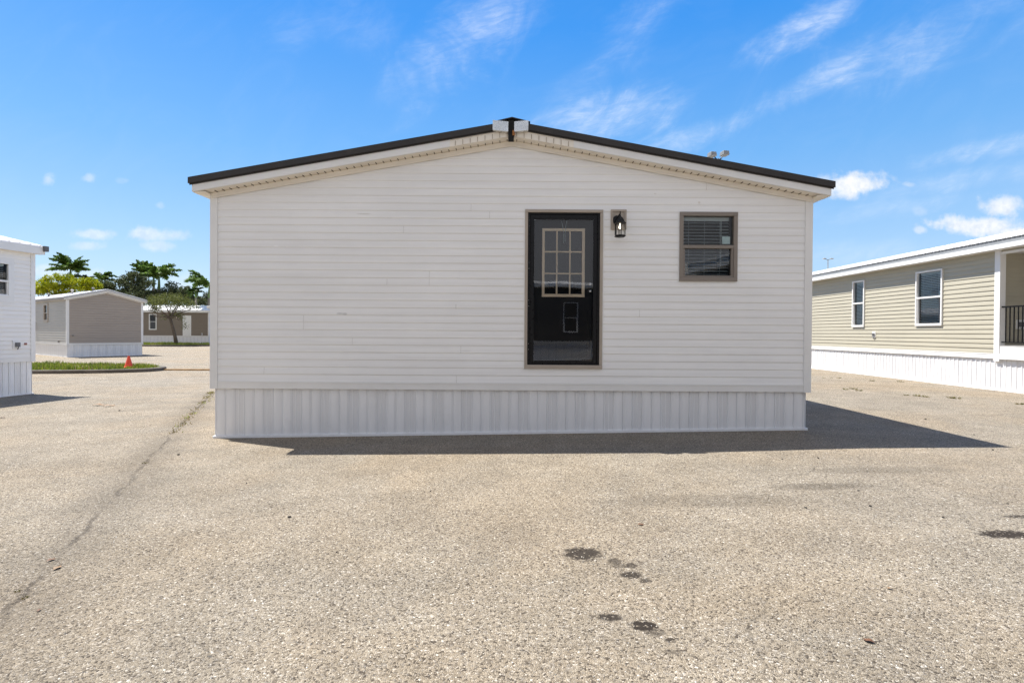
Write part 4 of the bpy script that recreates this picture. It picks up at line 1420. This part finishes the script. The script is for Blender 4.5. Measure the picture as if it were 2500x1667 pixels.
# cone
ORANGE = mat('faded_orange_plastic', (.80, .075, .025), .45, .08, 4)
X, _ = from_px(313.7, 895, 20.3)
c = empty('traffic_cone', (X, 20.3, zg(X, 20.3) + .13)); tag(c, 'orange traffic cone at the tip of the grass island', 'traffic cone')
b = MB(); b.lathe([(.145, .03), (.135, .05), (.045, .40), (.038, .44), (.028, .44), (.026, .40)], (0, 0, 0), 20); b.build('cone', ORANGE, c, smooth=False)
b = MB(); b.box(-.17, .17, -.17, .17, 0, .03); bevel(b.build('base', ORANGE, c), .008)


# ------------------------------------------------------------------ weeds, leaves, crack grass
def tuft_mesh(sd, h, r, nb, cols):
    random.seed(sd)
    mb = MB()
    for i in range(nb):
        a = random.uniform(0, 6.28); rr = r * random.random() ** .7
        x, y = rr * math.cos(a), rr * math.sin(a) * .6
        hh = h * random.uniform(.3, 1); w_ = .006 + .01 * random.random()
        b = random.uniform(0, 6.28)
        mb.poly([(x - w_ * math.cos(b), y - w_ * math.sin(b), 0), (x + w_ * math.cos(b), y + w_ * math.sin(b), 0),
                 (x + .5 * hh * math.cos(a) + w_ * .4, y + .4 * hh * math.sin(a), hh * .7), (x + .9 * hh * math.cos(a), y + .7 * hh * math.sin(a), hh)], random.choice(cols))
    return mb


def gpos(sx, sy):
    h = CZ
    X = Y = 0
    for _ in range(5):
        ddx, ddy = sx - 1253, sy - 812
        y = 1280 * h / (ddy - .0065 * ddx)
        X = (ddx + .0065 * ddy) / 1280 * y; Y = y
        h = CZ - zg(X, Y)
    return X, Y, zg(X, Y)


tm = None
ti = 0
for (sx, sy, sc) in ((2012, 922.5, .6), (2030, 922.5, .6), (2049, 923, .9), (2129, 930, 1.0), (2199, 932, 1.1), (2066, 951, .9), (2084, 949.5, 1.2), (2098, 954, 1.0),
                     (2213, 965, .8), (2243, 967, 1.2), (2262, 969, .9), (2330, 972.5, 1.5), (2490, 987, 1.0)):
    if tm is None:
        o = tuft_mesh(5, .045, .09, 30, (0, 0, 1)).build('weed_tuft', [GRASSD, leaf_mat('weed_leaf', (.05, .07, .012), (.12, .13, .03), 3)])
        tm = o
    else:
        o = tm.copy(); SC.collection.objects.link(o)
    o.location = gpos(sx, sy); o.rotation_euler = (0, 0, ti * 1.3); o.scale = (sc, sc, sc * .8); ti += 1
    tag(o, 'small weed tuft in a pavement joint before the beige home', 'weed', 'weeds in the joints before the beige home')
# grass growing along the joint on the left
gb = MB()
random.seed(33)
line = [(517, 958), (505, 972), (485, 994), (470, 1010), (451, 1028), (424, 1057)]
wp = [Vector(gpos(*p)) for p in line]
for i in range(520):
    t_ = random.random() ** 1.7 * (len(wp) - 1); k = min(int(t_), len(wp) - 2)
    if random.random() > .55 + .45 * math.sin(t_ * 9): continue
    p = wp[k].lerp(wp[k + 1], t_ - k) + Vector((random.gauss(0, .045), random.gauss(0, .07), 0))
    p.z = zg(p.x, p.y)
    h = random.uniform(.015, .05); a = random.uniform(0, 6.28)
    gb.poly([(p.x - .008, p.y, p.z), (p.x + .008, p.y, p.z), (p.x + math.cos(a) * h, p.y + math.sin(a) * h, p.z + h)], random.choice((0, 0, 0, 0, 0, 0, 1)))
tag(gb.build('crack_grass', [GRASSD, GRASS]), 'sparse yellowed grass along the paving joint by the white home', 'grass', kind='stuff')
# single weeds along that joint
for (sx, sy, sc, lb) in ((352, 1131, .42, 'tiny yellow weed on the worn joint nearest the white home'), (424, 1056, .40, 'flat brownish weed at the upper end of the worn joint'),
                         (37, 1446, .22, 'tiny yellow-green weed low on the joint at the left edge'), (55, 1462, .25, 'dull green sprout on the joint beside the yellow one')):
    o = tm.copy(); SC.collection.objects.link(o)
    o.location = gpos(sx, sy); o.scale = (sc, sc, sc); o.rotation_euler = (0, 0, sx)
    tag(o, lb, 'weed')
# dry leaves and clods
LEAFB = mat('dry_brown_leaf', (.13, .06, .028), .7, .3, 20)
LEAFT = mat('dry_tan_leaf', (.24, .155, .085), .7, .3, 20)
DARKP = mat('dark_pebble', (.03, .026, .022), .8, .3, 20)


def leaf_obj(m, size, sd):
    random.seed(sd)
    mb = MB()
    n = 7
    up, lo = [], []
    for i in range(n):
        t_ = i / (n - 1)
        w_ = math.sin(math.pi * t_) * .30 * size * random.uniform(.7, 1.1)
        z = .12 * size * math.sin(t_ * 4) ** 2 + .004
        up.append((t_ * size - size / 2, w_, z + .06 * size)); lo.append((t_ * size - size / 2, -w_, z + .02 * size))
    mid = [(t[0], 0, t[2] - .03 * size) for t in up]
    for a, b in ((up, mid), (mid, lo)):
        for i in range(n - 1): mb.poly([b[i], b[i + 1], a[i + 1], a[i]])
    return mb.build('dry_leaf', m)


def pebble(m, r, sd):
    random.seed(sd); mb = MB()
    mb.lathe([(r * .7, 0), (r, r * .3), (r * .75, r * .75), (r * .2, r * .9)], (0, 0, 0), 7)
    mb.v = [(x * random.uniform(.8, 1.2), y * random.uniform(.7, 1.1), z) for x, y, z in mb.v]
    return mb.build('pebble', m)


for i, (sx, sy, sz, m_, lb) in enumerate((
        (1565, 1283, .045, LEAFB, 'brown dry leaf on the gravel above the small oil spots'),
        (240, 990, .22, LEAFT, 'long tan leaf debris left of the white home near the shadow'),
        (265, 992, .20, LEAFT, 'thin tan leaf debris right beside the longer one'),
        (120, 1370, .05, LEAFB, 'rust brown leaf on the worn joint at lower left'),
        (135, 1390, .06, LEAFT, 'pale orange leaf just below the rust brown leaf'),
        (89, 1494, .03, LEAFB, 'small reddish leaf near the left edge of the gravel'),
        (2125, 1570, .05, LEAFB, 'brown leaf in the lower right gravel'),
        (2175, 1440, .03, LEAFT, 'tan leaf right of the middle on the gravel'),
        (4, 1021, .10, LEAFB, 'brown leaf at the far left edge'))):
    o = leaf_obj(m_, sz, 50 + i); o.location = gpos(sx, sy); o.rotation_euler = (0, 0, .4 * i)
    tag(o, lb, 'leaf')
for i, (sx, sy, r) in enumerate(((705, 1264, .014), (434, 1111, .017), (290, 1003, .02), (2261, 1024, .018), (2426, 1099, .012), (2380, 1062, .012), (2127, 1237, .012), (1911, 1122, .010), (2098, 1199, .010),
                                 (1999, 1119, .012), (2306, 1265, .010), (1969, 1241, .011), (2463, 1231, .009), (1050, 1200, .008), (820, 1350, .006), (600, 1180, .008))):
    o = pebble(DARKP, r, 80 + i); o.location = gpos(sx, sy)
    tag(o, 'small dark pebble lying loose on the pale asphalt', 'pebble', 'dark pebbles scattered on the asphalt')

# loose chippings lying on the surface near the camera
random.seed(99)
gm = MB()
CH = [mat('chip_cream', (.50, .46, .38), .8, .1, 40), mat('chip_tan', (.30, .25, .18), .8, .1, 40), mat('chip_grey', (.20, .19, .175), .8, .1, 40), mat('chip_white', (.68, .66, .62), .8, .05, 40)]
for i in range(6000):
    y = 1.7 + 5.0 * random.random() ** 1.6
    x = random.uniform(-1.15, 1.15) * y
    r = random.uniform(.002, .0052)
    z = zg(x, y)
    a = random.uniform(0, 2); b_ = random.uniform(.6, 1.0)
    pts = []
    for k in range(4):
        q = a + k * 1.571 + random.uniform(-.3, .3)
        pts.append((x + r * math.cos(q), y + r * b_ * math.sin(q), z + .0005))
    top = (x + random.uniform(-.3, .3) * r, y + random.uniform(-.3, .3) * r, z + r * random.uniform(.7, 1.1))
    mi = random.choice((0, 0, 1, 1, 1, 2, 2, 2, 3))
    for k in range(4): gm.poly([pts[k], pts[(k + 1) % 4], top], mi)
tag(gm.build('loose_chippings', CH), 'loose pale stone chippings strewn on the asphalt', 'gravel', kind='stuff')
